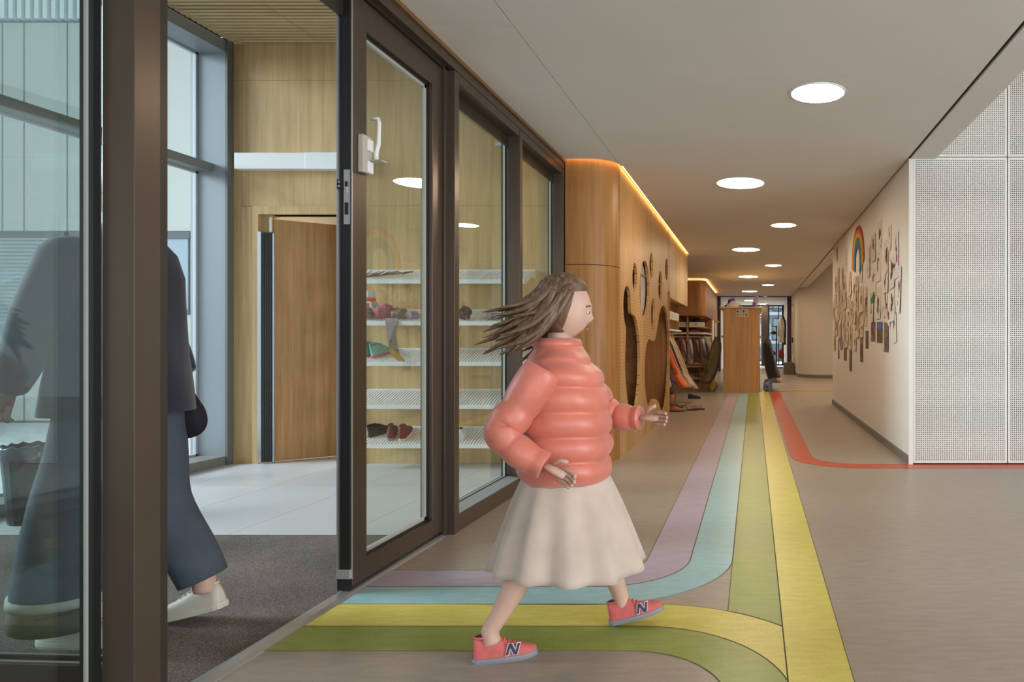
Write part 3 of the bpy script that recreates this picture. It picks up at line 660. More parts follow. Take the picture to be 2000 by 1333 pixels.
for (a, b, c, d, k), hl in zip(ovals, holes[2:]):
    cy = sum(p[0] for p in hl)/len(hl); cz = sum(p[1] for p in hl)/len(hl)
    pts = [(cy+(p[0]-cy)*1.08, cz+(p[1]-cz)*1.08) for p in hl]
    dep = .02 if k == 'f' else .13
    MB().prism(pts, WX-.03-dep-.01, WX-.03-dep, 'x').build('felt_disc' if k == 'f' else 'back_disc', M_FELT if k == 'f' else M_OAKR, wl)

# ================================================================== shoe shelves in the porch
def shelf(i, zf, lab):
    x0, x1, yf, yb = -3.30, -1.868, 5.55, BY-.002; zb = zf+.115
    r = root('shoe_shelf', ((x0+x1)/2, (yf+yb)/2, zf), lab, 'shelf', 'white sloping shoe shelves on the porch back wall')
    MB().box(x0, x1, yf-.002, yf+.004, zf-.028, zf+.006).build('front_lip', M_STEEL, r)
    MB().box(x0, x1, yb-.012, yb, zb-.02, zb).build('back_rail', M_STEEL, r)
    m = MB(); x = x0
    dy, dz = yb-yf, zb-zf
    while x < x1-.004:
        m.add([(x, yf, zf), (x+.0125, yf, zf), (x+.0125, yb, zb), (x, yb, zb), (x, yf, zf-.006), (x+.0125, yf, zf-.006), (x+.0125, yb, zb-.006), (x, yb, zb-.006)], [(0,1,2,3),(7,6,5,4),(0,4,5,1),(1,5,6,2),(3,2,6,7),(0,3,7,4)])
        x += .025
    tag(m.build('slats', M_STEEL, r), kind='stuff')
    for xx in (x0, x1-.004):
        MB().prism([(yf, zf-.028), (yf+.06, zf-.026), (yb-.12, zb-.075), (yb, zb-.075), (yb, zb), (yf, zf+.004)], xx, xx+.004, 'x').build('end_bracket', M_STEEL, r)
for i, (zf, w) in enumerate(((1.545, 'topmost sloping white shoe shelf, with a dry twig on it'), (1.205, 'second white shoe shelf from the top, with scarves and mittens'), (0.875, 'middle white shoe shelf, with mint green sneakers'),
                            (0.525, 'empty white shoe shelf, second from the bottom'), (0.205, 'lowest white shoe shelf, with dark sneakers'))): shelf(i, zf, w)
def shelfz(zf, y): return zf + .115*(y-5.55)/(BY-.002-5.55)

# ------------------------------------------------------------------ shoes
def shoe_parts(r, base, L, up, sole, inner, ang=0.0, hgt=0.42, pitch=0.0, lace=None, boot=0.0):
    """shoe parts built in world space around base (heel on the ground), toe along +x turned by ang; children of r"""
    R = rotz(ang) @ Matrix.Rotation(-pitch, 3, 'Y'); B = Vector(base)
    T = lambda x, y, z: tuple(R @ Vector((x, y, z)) + B)
    def halfw(t): return L*(0.105+0.062*math.sin(PI*min(1, t*1.0)**1.25))*(1 if t < .8 else math.sqrt(max(0, 1-((t-.8)/.2)**2))*.9+.1)*(min(1, (t+.02)/.07)**.5)
    ts = [0.0, .03, .08, .16, .26, .36, .46, .56, .66, .76, .85, .92, .97, 1.0]
    out = [(t*L, -halfw(t)*1.05) for t in ts] + [(t*L, halfw(t)*1.05) for t in reversed(ts)]
    sh = L*.085
    m = MB(); n = len(out)
    m.loft([[T(x, y, 0) for x, y in out], [T(x*1.01-.002, y*1.05, sh*.5) for x, y in out], [T(x, y, sh) for x, y in out]]); m.build('sole', sole, r)
    def top(t):
        h = hgt*L
        if t < .33: return h*(1-.08*math.sin(PI*t/.33))
        if t < .62: return h - (h-L*.24)*(t-.33)/.29
        return L*.24 - (L*.24-L*.13)*((t-.62)/.38)**1.6
    rings = []
    for t in ts:
        w = halfw(t)*.98; h = top(t) if 0 < t < 1 else top(t)*.75
        if boot and t <= .36: w *= .92
        rings.append([T(t*L+(.004 if t == 0 else (-.004 if t == 1 else 0)), -w*math.cos(PI*k/10)*(1-.30*math.sin(PI*k/10)*(h > L*.25)), sh*.8+(h-sh*.8)*math.sin(PI*k/10)**.7) for k in range(11)])
    u = MB(); u.loft(rings, cap=False, closed=False)
    u.add(rings[0], [tuple(range(11))]); u.add(rings[-1], [tuple(range(11))])
    uo = u.build('upper', up, r, smooth=True)
    # collar opening
    hc = hgt*L; m = MB(); N = 16
    col = [(L*.17+L*.14*math.cos(2*PI*k/N), L*.075*math.sin(2*PI*k/N)) for k in range(N)]
    m.add([T(x, y, hc+.002) for x, y in col], [tuple(range(N))]); m.build('opening', inner, r)
    m = MB(); m.tube([T(x, y, hc-.001) for x, y in col]+[T(*col[0], hc-.001)], L*.018, 6); m.build('collar', up, r, smooth=True)
    if lace is not None:
        m = MB()
        for t in (.40, .47, .54, .61): m.tube([T(t*L, -L*.06, top(t)*.93), T(t*L+.003, 0, top(t)*1.03), T(t*L, L*.06, top(t)*.93)], L*.014, 5)
        m.build('laces', lace, r)
    return T
def shoe(name, base, L, up, sole, inner, ang, lab, cat='shoe', group=None, **kw):
    r = root(name, base, lab, cat, group); shoe_parts(r, base, L, up, sole, inner, ang, **kw); return r
P = principled
M_IN = P('shoe_inside_dark', (.03, .025, .022), .9)
MINT = P('mint_fabric', (.20, .44, .36), .8, var=.1, vscale=60); WS = P('white_sole', (.62, .60, .56), .6); PINKS = P('pink_sole', (.55, .10, .17), .6)
BLKF = P('black_fabric', (.025, .022, .024), .85, var=.2, vscale=50); REDF = P('dark_red_fabric', (.16, .02, .03), .8, var=.3, vscale=60)
GREYF = P('grey_fabric', (.28, .28, .29), .85, var=.15, vscale=50)
def on_shelf(px, py, zf, y=5.62):
    q = at(px, py, y); return (q.x, y, shelfz(zf, y)+.002)
b = on_shelf(727, 707, .875, 5.63); shoe('sneaker', b, .235, MINT, PINKS, M_IN, math.radians(62), 'mint green sneaker with pink sole, right of the pair on the middle shelf', group='mint sneakers', lace=MINT, pitch=.25, hgt=.5)
b = on_shelf(711, 707, .875, 5.65); shoe('sneaker', b, .235, MINT, PINKS, M_IN, math.radians(66), 'mint green sneaker with pink sole, left of the pair on the middle shelf', group='mint sneakers', lace=MINT, pitch=.25, hgt=.5)
b = on_shelf(763, 868, .205, 5.61); shoe('sneaker', b, .245, REDF, GREYF, M_IN, math.radians(112), 'black and red sneaker with grey heel, left of its pair on the lowest shelf', group='black and red sneakers', lace=BLKF, pitch=.3, hgt=.5)
b = on_shelf(785, 868, .205, 5.60); shoe('sneaker', b, .245, REDF, WS, M_IN, math.radians(102), 'black and dark red sneaker with pale sole, right of its pair on the lowest shelf', group='black and red sneakers', lace=BLKF, pitch=.3, hgt=.5)
b = on_shelf(720, 862, .205, 5.66); shoe('shoe', b, .24, BLKF, BLKF, M_IN, math.radians(50), 'plain black shoe at the left end of the lowest shelf', lace=BLKF, pitch=.2)
b = on_shelf(900, 862, .205, 5.61); shoe('sneaker', b, .2, P('white_leather', (.66, .65, .62), .5), WS, M_IN, math.radians(105), 'white sneaker alone on the lowest shelf by the bronze post', lace=WS, pitch=.3, hgt=.48)

# ------------------------------------------------------------------ twig, jar, scarves, mittens on the shelves
TW = P('twig_bark', (.14, .085, .05), .9); m = MB(); q0 = at(700, 543, 5.62)
def sz(y): return shelfz(1.545, y)+.008
m.tube([(q0.x, 5.62, sz(5.62)), (q0.x+.15, 5.63, sz(5.63)+.006), (q0.x+.30, 5.66, sz(5.66)+.01), (q0.x+.42, 5.68, sz(5.68)+.02)], [.008, .007, .005, .003], 6)
for k in range(22):
    t = random.uniform(0, .36); y = 5.62+.04*t/.36; d = random.choice((-1, 1))
    m.tube([(q0.x+t, y, sz(y)+.008), (q0.x+t+.04, y+.02*d, sz(y)+.02+.01*random.random()), (q0.x+t+.09, y+.035*d, sz(y)+.022+.03*random.random())], [.004, .003, .0015], 4)
tag(m.build('twig', TW), 'dry brown twig lying on the topmost shoe shelf', 'twig')
j = root('jar', (at(723, 600, 5.74).x, 5.74, shelfz(1.205, 5.74)), 'orange jar with a clear lid on the second shoe shelf', 'jar')
jx, jy, jz = j.location
def cyl(m, x, y, z0, z1, r0, r1=None, n=16):
    r1 = r0 if r1 is None else r1
    return m.loft([[(x+r*math.cos(2*PI*k/n), y+r*math.sin(2*PI*k/n), z) for k in range(n)] for r, z in ((r0, z0), (r1, z1))])
cyl(MB(), jx, jy, jz, jz+.135, .045).build('body', P('orange_plastic', (.75, .13, .02), .4), j, smooth=False)
cyl(MB(), jx, jy, jz+.135, jz+.195, .040, .038).build('lid', P('clear_plastic', (.62, .63, .62), .25), j)
MB().box(jx-.012, jx+.03, jy-.0475, jy-.04, jz+.085, jz+.105).build('label_patch', WS, j)
def lump(name, c, r, mtl, lab, cat, seed, stripes=None, tilt=0.0):
    rnd = random.Random(seed); ph = [rnd.uniform(0, 6) for _ in range(6)]
    def fn(p, d):
        k = 1+.18*math.sin(3*d.x+ph[0])*math.cos(4*d.z+ph[1])+.10*math.sin(7*d.x+5*d.y+ph[2])+.06*math.sin(13*d.x+ph[3]+9*d.z)
        q = p*k
        if q.z < -r[2]*.75: q.z = -r[2]*.75
        return q
    m = MB().ell((c[0], c[1], c[2]+r[2]*.75), r, 24, 14, Matrix.Rotation(tilt, 3, 'Y'), fn)
    return tag(m.build(name, mtl, smooth=True), lab, cat)
def ls(px, y=5.62): return (at(px, 620, y).x, y, shelfz(1.205, y)+.004)
PNK = P('pink_knit', (.38, .12, .16), .95, var=.35, vscale=70); GRYK = P('grey_brown_knit', (.24, .20, .175), .95, var=.3, vscale=70)
lump('scarf', ls(716), (.05, .05, .055), GRYK, 'brown-grey knitted scarf bunched at the left end of the second shelf', 'scarf', 1)
lump('hat', ls(733, 5.66), (.055, .05, .065), P('pale_grey_knit', (.42, .39, .37), .95, var=.2, vscale=60), 'pale grey knitted hat beside the orange jar', 'hat', 2)
lump('scarf', ls(752), (.085, .05, .065), PNK, 'pink knitted scarf heaped on the second shelf', 'scarf', 3)
lump('scarf', ls(778), (.075, .045, .05), GRYK, 'grey-brown scarf heaped right of the pink scarf', 'scarf', 4)
lump('mitten', ls(804), (.07, .035, .035), P('lilac_grey_knit', (.33, .28, .32), .95, var=.4, vscale=50), 'lilac-grey mitten behind the closed door glass, right of the scarves', 'mitten', 5)
lump('mitten', ls(908, 5.60), (.055, .035, .06), P('charcoal_purple_knit', (.045, .035, .045), .95, var=.6, vscale=40), 'charcoal mitten with purple flecks standing by the bronze post', 'mitten', 6)
lump('mitten', ls(966, 5.60), (.075, .035, .033), P('grey_speckled_knit', (.19, .16, .165), .95, var=.5, vscale=60), 'grey speckled mitten lying at the right of the second shelf', 'mitten', 8)
# strap scarf hanging over the second shelf
hs = root('hanging_scarf', (at(768, 700, 5.53).x, 5.53, .90), 'narrow grey scarf with mustard end hanging from the second shelf', 'scarf')
def ribbon(name, pts, mtl, th=.006):
    m = MB(); rings = []
    for (l, rr, py, y) in pts:
        a = at(l, py, y); b = at(rr, py, y); rings.append([a, b, b+Vector((0, th, 0)), a+Vector((0, th, 0))])
    m.loft(rings); m.build(name, mtl, hs)
ribbon('upper_length', [(752, 778, 622, 5.545), (754, 775, 640, 5.53), (756, 768, 655, 5.528), (758, 762, 672, 5.53)], P('lilac_grey_cloth', (.30, .27, .29), .9, var=.25, vscale=60))
ribbon('lower_length', [(770, 775, 636, 5.527), (765, 773, 655, 5.522), (760, 776, 675, 5.518), (759, 778, 688, 5.517), (768, 783, 698, 5.518), (777, 790, 706, 5.52)], P('brown_grey_cloth', (.20, .15, .12), .9, var=.2, vscale=60))
ribbon('mustard_end', [(760, 767, 682, 5.513), (762, 778, 691, 5.512), (770, 786, 700, 5.513), (777, 789, 706, 5.515)], P('mustard_cloth', (.45, .23, .04), .9, var=.2, vscale=60), .004)

# waste bin in the porch
wbn = root('waste_bin', (-4.19, 3.97, 0.0), 'small black waste bin with a crumpled liner by the porch window', 'bin')
m = MB(); n = 20
m.loft([[(-4.19+r*math.cos(2*PI*k/n), 3.97+r*math.sin(2*PI*k/n), z) for k in range(n)] for r, z in ((.105, .002), (.135, .43), (.128, .43), (.10, .02))], cap=True); m.build('body', P('black_plastic', (.02, .02, .024), .4), wbn)
m = MB(); m.loft([[(-4.19+(r+.006*math.sin(5*k+z*40))*math.cos(2*PI*k/40), 3.97+(r+.006*math.sin(7*k))*math.sin(2*PI*k/40), z+.008*math.sin(k*2.3)) for k in range(40)] for r, z in ((.139, .37), (.142, .44), (.132, .45), (.12, .36))], cap=False)
m.build('liner', P('black_bag', (.09, .09, .10), .2), wbn, smooth=True)

# ================================================================== drawings on the white wall
DM = [doodle('drawing_dark_red', (.66, .62, .57), [srgb(120, 40, 55), srgb(40, 30, 35)], 10, .49),
      doodle('drawing_black', (.68, .65, .61), [srgb(45, 40, 40), srgb(90, 80, 75)], 12, .52),
      doodle('drawing_brown', (.62, .53, .40), [srgb(120, 80, 45), srgb(60, 40, 30), srgb(150, 70, 55)], 12, .49),
      doodle('drawing_purple', (.68, .65, .66), [srgb(110, 60, 95), srgb(190, 60, 90)], 10, .50),
      doodle('drawing_mixed', (.64, .56, .44), [srgb(150, 60, 45), srgb(70, 60, 40), srgb(170, 120, 60)], 14, .48)]
def sheet_obj(name, y0, y1, z0, z1, mtl, lab, cat, group=None, k=0, tilt=0.0):
    """thin paper with a slight curl: lower corner lifts off the wall"""
    m = MB(); n = 4; th = .0006
    cy, cz = (y0+y1)/2, (z0+z1)/2; c, s_ = math.cos(tilt), math.sin(tilt)
    rows = []
    for j in range(n+1):
        z = z1+(z0-z1)*j/n; lift = .0015+.0012*(k % 6)+.009*(j/n)**3*((k*7 % 5)/4)
        rows.append([(RX-lift-.002*((k+i) % 2)*(j/n), cy+(y-cy)*c-(z-cz)*s_, cz+(y-cy)*s_+(z-cz)*c) for i, y in enumerate((y0, y1))])
    vs = [p for r in rows for p in r]; nv = len(vs); vs += [(p[0]-th, p[1], p[2]) for p in vs]
    fs = []
    for j in range(n): a = 2*j; fs += [(a, a+1, a+3, a+2), (nv+a+2, nv+a+3, nv+a+1, nv+a)]
    fs += [(0, nv, nv+1, 1), (2*n, 2*n+1, nv+2*n+1, nv+2*n)]
    for j in range(n): a = 2*j; fs += [(a, a+2, nv+a+2, nv+a), (a+1, nv+a+1, nv+a+3, a+3)]
    m.add(vs, fs); return tag(m.build(name, mtl), lab, cat, group)
def wy(px): return RX*F/(px-VX)
def wz(px, py): return H-(py-VY)*wy(px)/F
# loosely hung sheets on the near half of the display: (px centre, py centre, width m, height m, material, wording, tilt)
solo = [(1719, 462, .24, .32, 0, 'drawing with a dark red and black blob, highest on the display', 0),
        (1738, 466, .16, .24, 0, 'narrow drawing with a dark red figure, right of the highest drawing', .05),
        (1731, 500, .26, .30, 0, 'drawing of a thin branching figure under the highest drawings', .15),
        (1752, 500, .18, .42, 3, 'purple headed stick figure drawing near the right edge of the display', -.06),
        (1707, 485, .26, .30, 2, 'drawing with a faint ochre figure right of the rainbow', 0),
        (1697, 512, .2, .36, 1, 'tall narrow drawing just right of the rainbow', 0),
        (1716, 520, .26, .34, 1, 'pale drawing with one thin line below the ochre figure', 0),
        (1743, 534, .24, .30, 0, 'drawing with small dark marks right of centre of the display', -.08),
        (1707, 548, .28, .34, 1, 'drawing with a dotted black figure in the middle of the display', 0),
        (1731, 545, .25, .28, 1, 'drawing with two short black strokes above the red figure', 0),
        (1682, 525, .25, .34, 0, 'drawing of a dark figure directly under the rainbow', 0),
        (1757, 566, .16, .42, 3, 'lilac paper kite figure at the right edge of the display', .1),
        (1716, 592, .26, .34, 1, 'drawing with a curling black line left of the red figure', 0),
        (1729, 598, .24, .34, 0, 'drawing of a bright red figure low on the display', 0),
        (1743, 594, .22, .34, 1, 'drawing with a small dark figure right of the red figure', -.05),
        (1748, 635, .16, .34, 1, 'cut-out with black specks at the lower right of the display', -.12),
        (1738, 620, .14, .16, 3, 'small pink paper cut-out above the tallest photo', .5),
        (1704, 600, .22, .34, 1, 'drawing of a black figure with a green hat', 0),
        (1692, 600, .20, .46, 2, 'dark curled drawing left of the figure with the green hat', .06),
        (1683, 585, .28, .32, 4, 'dark brown collage sheet below the rainbow', 0),
        (1653, 510, .22, .34, 1, 'drawing high at the far left of the display, left of the rainbow', 0),
        (1646, 545, .24, .32, 4, 'brown figure drawing left of the rainbow, below the highest left sheet', 0),
        (1638, 548, .22, .36, 2, 'drawing with a black curl at the far left edge', 0),
        (1635, 497, .16, .20, 2, 'small beige card alone at the far left top of the display', 0)]
for k, (px, py, w, h, mi, lab, tl) in enumerate(solo):
    y = wy(px); z = wz(px, py)
    sheet_obj('drawing', y-w/2, y+w/2, z-h/2, z+h/2, DM[mi], lab, 'drawing', None, k, tl)
gh = MB()
y, z = wy(1705.5), wz(1705.5, 588)
gh.prism([(y-.10, z-.02), (y+.06, z-.03), (y+.09, z+.02), (y-.02, z+.04), (y-.12, z+.09)], RX-.018, RX-.012, 'x')
tag(gh.build('paper_hat', P('green_paper', (.03, .22, .11), .8)), 'green paper hat stuck on the black figure drawing', 'paper hat')
rnd = random.Random(11)
k = 30
for row, (py, pxs) in enumerate(((560, (1633, 1650, 1660, 1668)), (585, (1631, 1638, 1645, 1653, 1661, 1669, 1676)), (612, (1630, 1636, 1643, 1650, 1657, 1664, 1671, 1679, 1686)),
                                 (640, (1630, 1636, 1642, 1649, 1656, 1663, 1670, 1678, 1685)), (664, (1632, 1640, 1648, 1655, 1662, 1669)))):
    for ci, px in enumerate(pxs):
        px2 = px+rnd.uniform(-2, 2); y = wy(px2); z = wz(px2, py+rnd.uniform(-6, 6)); w, h = rnd.choice(((.22, .30), (.24, .33), (.2, .26)))
        sheet_obj('drawing', y-w/2, y+w/2, z-h/2, z+h/2, DM[rnd.choice((2, 4, 4, 2, 0))], 'cream sheet, %s from the left in the %s row of crowded drawings' % (('first', 'second', 'third', 'fourth', 'fifth', 'sixth', 'seventh', 'eighth', 'ninth')[ci], ('highest', 'second', 'third', 'fourth', 'lowest')[row]), 'drawing', 'crowded drawings on the white wall', k, rnd.uniform(-.12, .12)); k += 1
photos = [(1637, 1640, 663, 701, 'dull', 'narrow photo print farthest left under the drawings'), (1642.5, 1646.5, 656, 684, 'pale', 'pale photo print, second from the left under the drawings'),
          (1649, 1654, 675, 704, 'sky', 'photo print with a blue sky at the left, low on the wall'), (1659.5, 1664, 681, 725, 'green', 'lowest hanging photo print, dark green and brown'),
          (1680.5, 1686, 659, 708, 'red', 'tall reddish photo print in the middle under the drawings'), (1691, 1696.5, 647, 682, 'green', 'dark green photo print between the reddish and the striped photo'),
          (1701.5, 1710, 630, 668, 'red', 'purple-brown photo print left of the big blue sky photo'), (1714, 1724, 629.5, 669.5, 'sky', 'big photo print with a bright blue sky over brown grass'),
          (1728, 1736, 630, 688, 'grey', 'tallest grey-brown photo print at the right end under the drawings'), (1670.5, 1678, 541, 573, 'pale', 'grey photo print among the drawings below the rainbow')]
PM = {'dull': photo_mat('photo_dull', [srgb(70, 75, 80), srgb(110, 105, 95), srgb(120, 85, 65)], 9), 'pale': photo_mat('photo_pale', [srgb(110, 105, 105), srgb(150, 140, 130)], 8),
      'sky': photo_mat('photo_sky', [srgb(60, 60, 45), srgb(105, 85, 60), srgb(120, 100, 75)], 18, srgb(70, 110, 185)), 'green': photo_mat('photo_green', [srgb(45, 50, 35), srgb(85, 80, 55), srgb(115, 100, 75)], 22),
      'red': photo_mat('photo_red', [srgb(70, 45, 50), srgb(120, 80, 75), srgb(165, 140, 130)], 14), 'grey': photo_mat('photo_grey', [srgb(55, 55, 50), srgb(110, 105, 95), srgb(140, 130, 105)], 20)}
for k, (a, b, c, d, kind, lab) in enumerate(photos):
    pm = (a+b)/2; sheet_obj('photo_print', wy(b), wy(a), wz(pm, d), wz(pm, c), PM[kind], lab, 'photo', None, k*5)
# rainbow of painted paper bands
ryc, rzb = (wy(1664)+wy(1690))/2, 2.06
rb_ = root('paper_rainbow', (RX-.008, ryc, rzb), 'large painted paper rainbow at the top left of the white wall display', 'rainbow')
RW, RH = .50, .44
cols = [('red_band', srgb(190, 60, 45)), ('orange_band', srgb(215, 120, 50)), ('yellow_band', srgb(220, 175, 60)), ('green_band', srgb(70, 135, 50)), ('teal_band', srgb(50, 120, 130)), ('blue_band', srgb(60, 95, 165))]
for i, (nm, c) in enumerate(cols):
    k0, k1 = 1-.105*i, 1-.105*(i+1)
    o_ = [(ryc+RW*k0*math.cos(math.radians(a)), rzb+RH*k0*math.sin(math.radians(a))) for a in range(0, 181, 10)]
    i_ = [(ryc+RW*k1*math.cos(math.radians(a)), rzb+RH*k1*math.sin(math.radians(a))) for a in range(180, -1, -10)]
    dz = -.05-.02*i
    MB().prism(o_[:1] and [(o_[0][0], o_[0][1]+dz*(1-.25*i/5))]+o_+[(o_[-1][0], o_[-1][1]+dz), (i_[0][0], i_[0][1]+dz)]+i_+[(i_[-1][0], i_[-1][1]+dz*(1-.25*i/5))], RX-.010-.0008*i, RX-.004, 'x').build(nm, P('paint_'+nm, c, .85, var=.2, vscale=25), rb_)

# ================================================================== coat niches on the left
struct(bx('wall_left_far', (-2.2, -2.06, 12.4, 25.8, 0, CZ), M_OAKR))
def box_thing(name, b, mtl, lab, cat, group=None): return tag(bx(name, b, mtl), lab, cat, group)
cu = root('coat_cubby', (-1.6, 11.1, 1.15), 'open oak cubbies with white name cards above the first coat niche', 'cubby unit')
bx('back', (-1.94, -1.92, 9.76, 12.34, 1.13, 1.67), M_OAKR, cu)
for k in range(9):
    y = 9.85+.3*k; bx('divider', (-1.92, -1.34, y, y+.018, 1.24, 1.67), M_OAKR, cu)
bx('white_shelf', (-1.92, -1.30, 9.80, 12.30, 1.215, 1.24), M_STEEL, cu)
bx('card_rail', (-1.352, -1.345, 9.85, 12.25, 1.395, 1.535), M_OAKP, cu)
for k in range(8):
    y = 9.87+.3*k; c_ = bx('name_card', (-1.344, -1.338, y+.02, y+.26, 1.405, 1.53), P('card_white', (.72, .72, .69), .6), cu)
    bx('picture', (-1.3375, -1.3365, y+.10, y+.18, 1.43, 1.50), P('card_green', (.35, .42, .30), .7), c_)
bx('hook_rail', (-1.46, -1.43, 9.80, 12.30, 1.165, 1.19), M_STEEL, cu)
bn = root('bench', (-1.65, 11.0, 0), 'low oak bench under the first coat niche', 'bench')
bx('seat', (-1.92, -1.42, 9.78, 12.3, .30, .335), M_OAKP, bn)
for y in (9.8, 11.0, 12.26): bx('leg', (-1.9, -1.45, y, y+.03, 0, .30), M_OAKR, bn)

def coat(name, hook, ang, L, w, mtl, lab, cat='coat', group=None, lean=0.0, seed=0, hood=True, sleeve=None, hem=None, dep=.085):
    """hanging coat: body, two sleeves, hood; front along +x before turning by ang"""
    rnd = random.Random(seed); r = root(name, (hook[0], hook[1], hook[2]-L), lab, cat, group)
    R = rotz(ang); Hk = Vector(hook); ph = rnd.uniform(0, 6); nf = rnd.choice((5, 6, 7))
    T = lambda x, y, z: R @ Vector((x, y, z)) + Hk
    prof = [(0, .22, .30), (.05, .34, .42), (.10, .62, .60), (.16, .82, .75), (.28, .86, .85), (.45, .90, .9), (.62, .95, .95), (.80, 1.02, 1.0), (.94, 1.06, 1.02), (1, 1.0, .95)]
    rings = []
    for t, a, d in prof:
        ring = []
        for k in range(28):
            th = 2*PI*k/28; f = 1+.10*t*math.sin(nf*th+ph+2*t)+.05*t*math.sin(11*th+ph*2)
            ring.append(T(lean*t*t+d*dep*math.cos(th)*f, a*w/2*math.sin(th)*f, -L*t))
        rings.append(ring)
    MB().loft(rings).build('body', mtl, r, smooth=True)
    for s_ in (-1, 1):
        p = [T(lean*.02, s_*w*.34, -L*.11), T(.03+lean*.1, s_*w*.46, -L*.25), T(.05+lean*.3, s_*w*.50, -L*.5), T(.07+lean*.5, s_*w*.49, -L*.74)]
        MB().tube(p, [w*.13, w*.135, w*.12, w*.10], 10).build('sleeve', sleeve or mtl, r, smooth=True)
    if hood: MB().ell(T(-.03, 0, -L*.09), (.085, w*.27, L*.10), 12, 8, R).build('hood', mtl, r, smooth=True)
    if hem is not None:
        MB().loft([[T(lean*t*t+1.03*.085*math.cos(2*PI*k/28), 1.09*w/2*math.sin(2*PI*k/28), -L*t) for k in range(28)] for t in (.82, .88)], cap=False).build('reflective_band', hem, r)
    return r
def cloth(n, c, v=.18): return P('cloth_'+n, c, .9, var=v, vscale=9, bump=.3, bscale=14, sheen=.2)
C_OR, C_NV, C_DG, C_BG, C_TN, C_PK, C_WH, C_MV, C_GW, C_KH, C_BK, C_LB = (cloth('orange', (.62, .13, .03)), cloth('navy', (.03, .03, .12)), cloth('dark_green', (.025, .03, .022)), cloth('beige', (.46, .33, .22)),
    cloth('tan', (.38, .25, .13)), cloth('dusty_pink', (.50, .27, .21)), cloth('off_white', (.62, .58, .53)), cloth('mauve', (.30, .13, .12)), cloth('grey_white', (.42, .40, .37), .4), cloth('khaki', (.13, .09, .035)), cloth('black', (.02, .018, .02)), cloth('pale_floral', (.45, .36, .37), .7))
g1 = 'coats in the first niche'
coat('coat', (-1.40, 9.92, 1.16), 0, .78, .26, C_BG, 'beige coat half hidden by the play wall, nearest in the first niche', 'coat', g1, .12, 1)
coat('coat', (-1.40, 10.46, 1.16), 0, .82, .32, C_OR, 'bright orange raincoat hanging in the first coat niche', 'coat', g1, .34, 2)
coat('coat', (-1.40, 10.18, 1.12), 0, .70, .19, C_NV, 'navy blue jacket tucked beside the orange raincoat', 'coat', g1, .14, 3)
coat('coat', (-1.40, 10.84, 1.16), 0, .80, .32, C_DG, 'near black green coat behind the orange raincoat', 'coat', g1, .30, 4)
coat('coat', (-1.40, 11.20, 1.16), 0, .86, .32, C_BG, 'pale beige coat behind the dark green coat', 'coat', g1, .36, 5)
coat('coat', (-1.40, 11.60, 1.16), 0, .92, .30, C_TN, 'tan coat at the far end of the first niche', 'coat', g1, .38, 6)
RUST = P('rust_rubber', (.36, .11, .05), .45); OLV = P('dark_olive_rubber', (.03, .03, .018), .5)
def boot(base, ang, mtl, lab):
    r = root('rain_boot', base, lab, 'boot', 'boots under the coats'); shoe_parts(r, base, .24, mtl, OLV, M_IN, ang, hgt=.40)
    R = rotz(ang); B = Vector(base)
    MB().tube([R @ Vector((.045, 0, .09))+B, R @ Vector((.045, 0, .16))+B, R @ Vector((.042, 0, .25))+B], [.042, .045, .05], 12).build('shaft', mtl, r, smooth=True)
boot((-1.27, 10.16, 0), math.radians(0), RUST, 'rust coloured rain boot standing beside the play wall end')
boot((-1.33, 10.55, 0), math.radians(5), OLV, 'dark olive rain boot behind the rust coloured boot')
boot((-1.33, 10.95, 0), math.radians(-4), C_TN, 'tan boot under the coats of the first niche')
shoe('slipper', (-1.20, 12.45, 0), .24, BLKF, BLKF, M_IN, math.radians(-8), 'black slip-on shoe alone on the floor past the first niche', hgt=.32)
SAL = P('sandal_leather', (.40, .17, .10), .6)
def sandal(base, ang, lab):
    r = root('sandal', base, lab, 'sandal', 'brown sandals on the corridor floor'); R = rotz(ang); B = Vector(base); L = .19
    out = [(0, -.02), (.02, -.03), (.08, -.028), (.14, -.038), (.175, -.03), (L, -.008), (L, .008), (.175, .03), (.14, .038), (.08, .028), (.02, .03), (0, .02)]
    MB().loft([[R @ Vector((x, y, 0))+B for x, y in out], [R @ Vector((x, y, .018))+B for x, y in out]]).build('sole', P('dark_sole', (.05, .03, .02), .7), r)
    for x0, h in ((.03, .05), (.075, .055), (.13, .04)):
        MB().tube([R @ Vector((x0, .034*math.cos(PI*k/8), .018+h*math.sin(PI*k/8)))+B for k in range(9)], .010, 6, flat=.5).build('strap', SAL, r, smooth=True)
    MB().tube([R @ Vector((.03-.035*math.sin(PI*k/8), .03*math.cos(PI*k/8), .045))+B for k in range(9)], .009, 6).build('heel_strap', SAL, r, smooth=True)
sandal((-1.02, 10.30, 0), math.radians(8), 'brown strap sandal on the floor, left of the pair'); sandal((-.93, 10.46, 0), math.radians(-15), 'brown strap sandal on the floor, right of the pair')

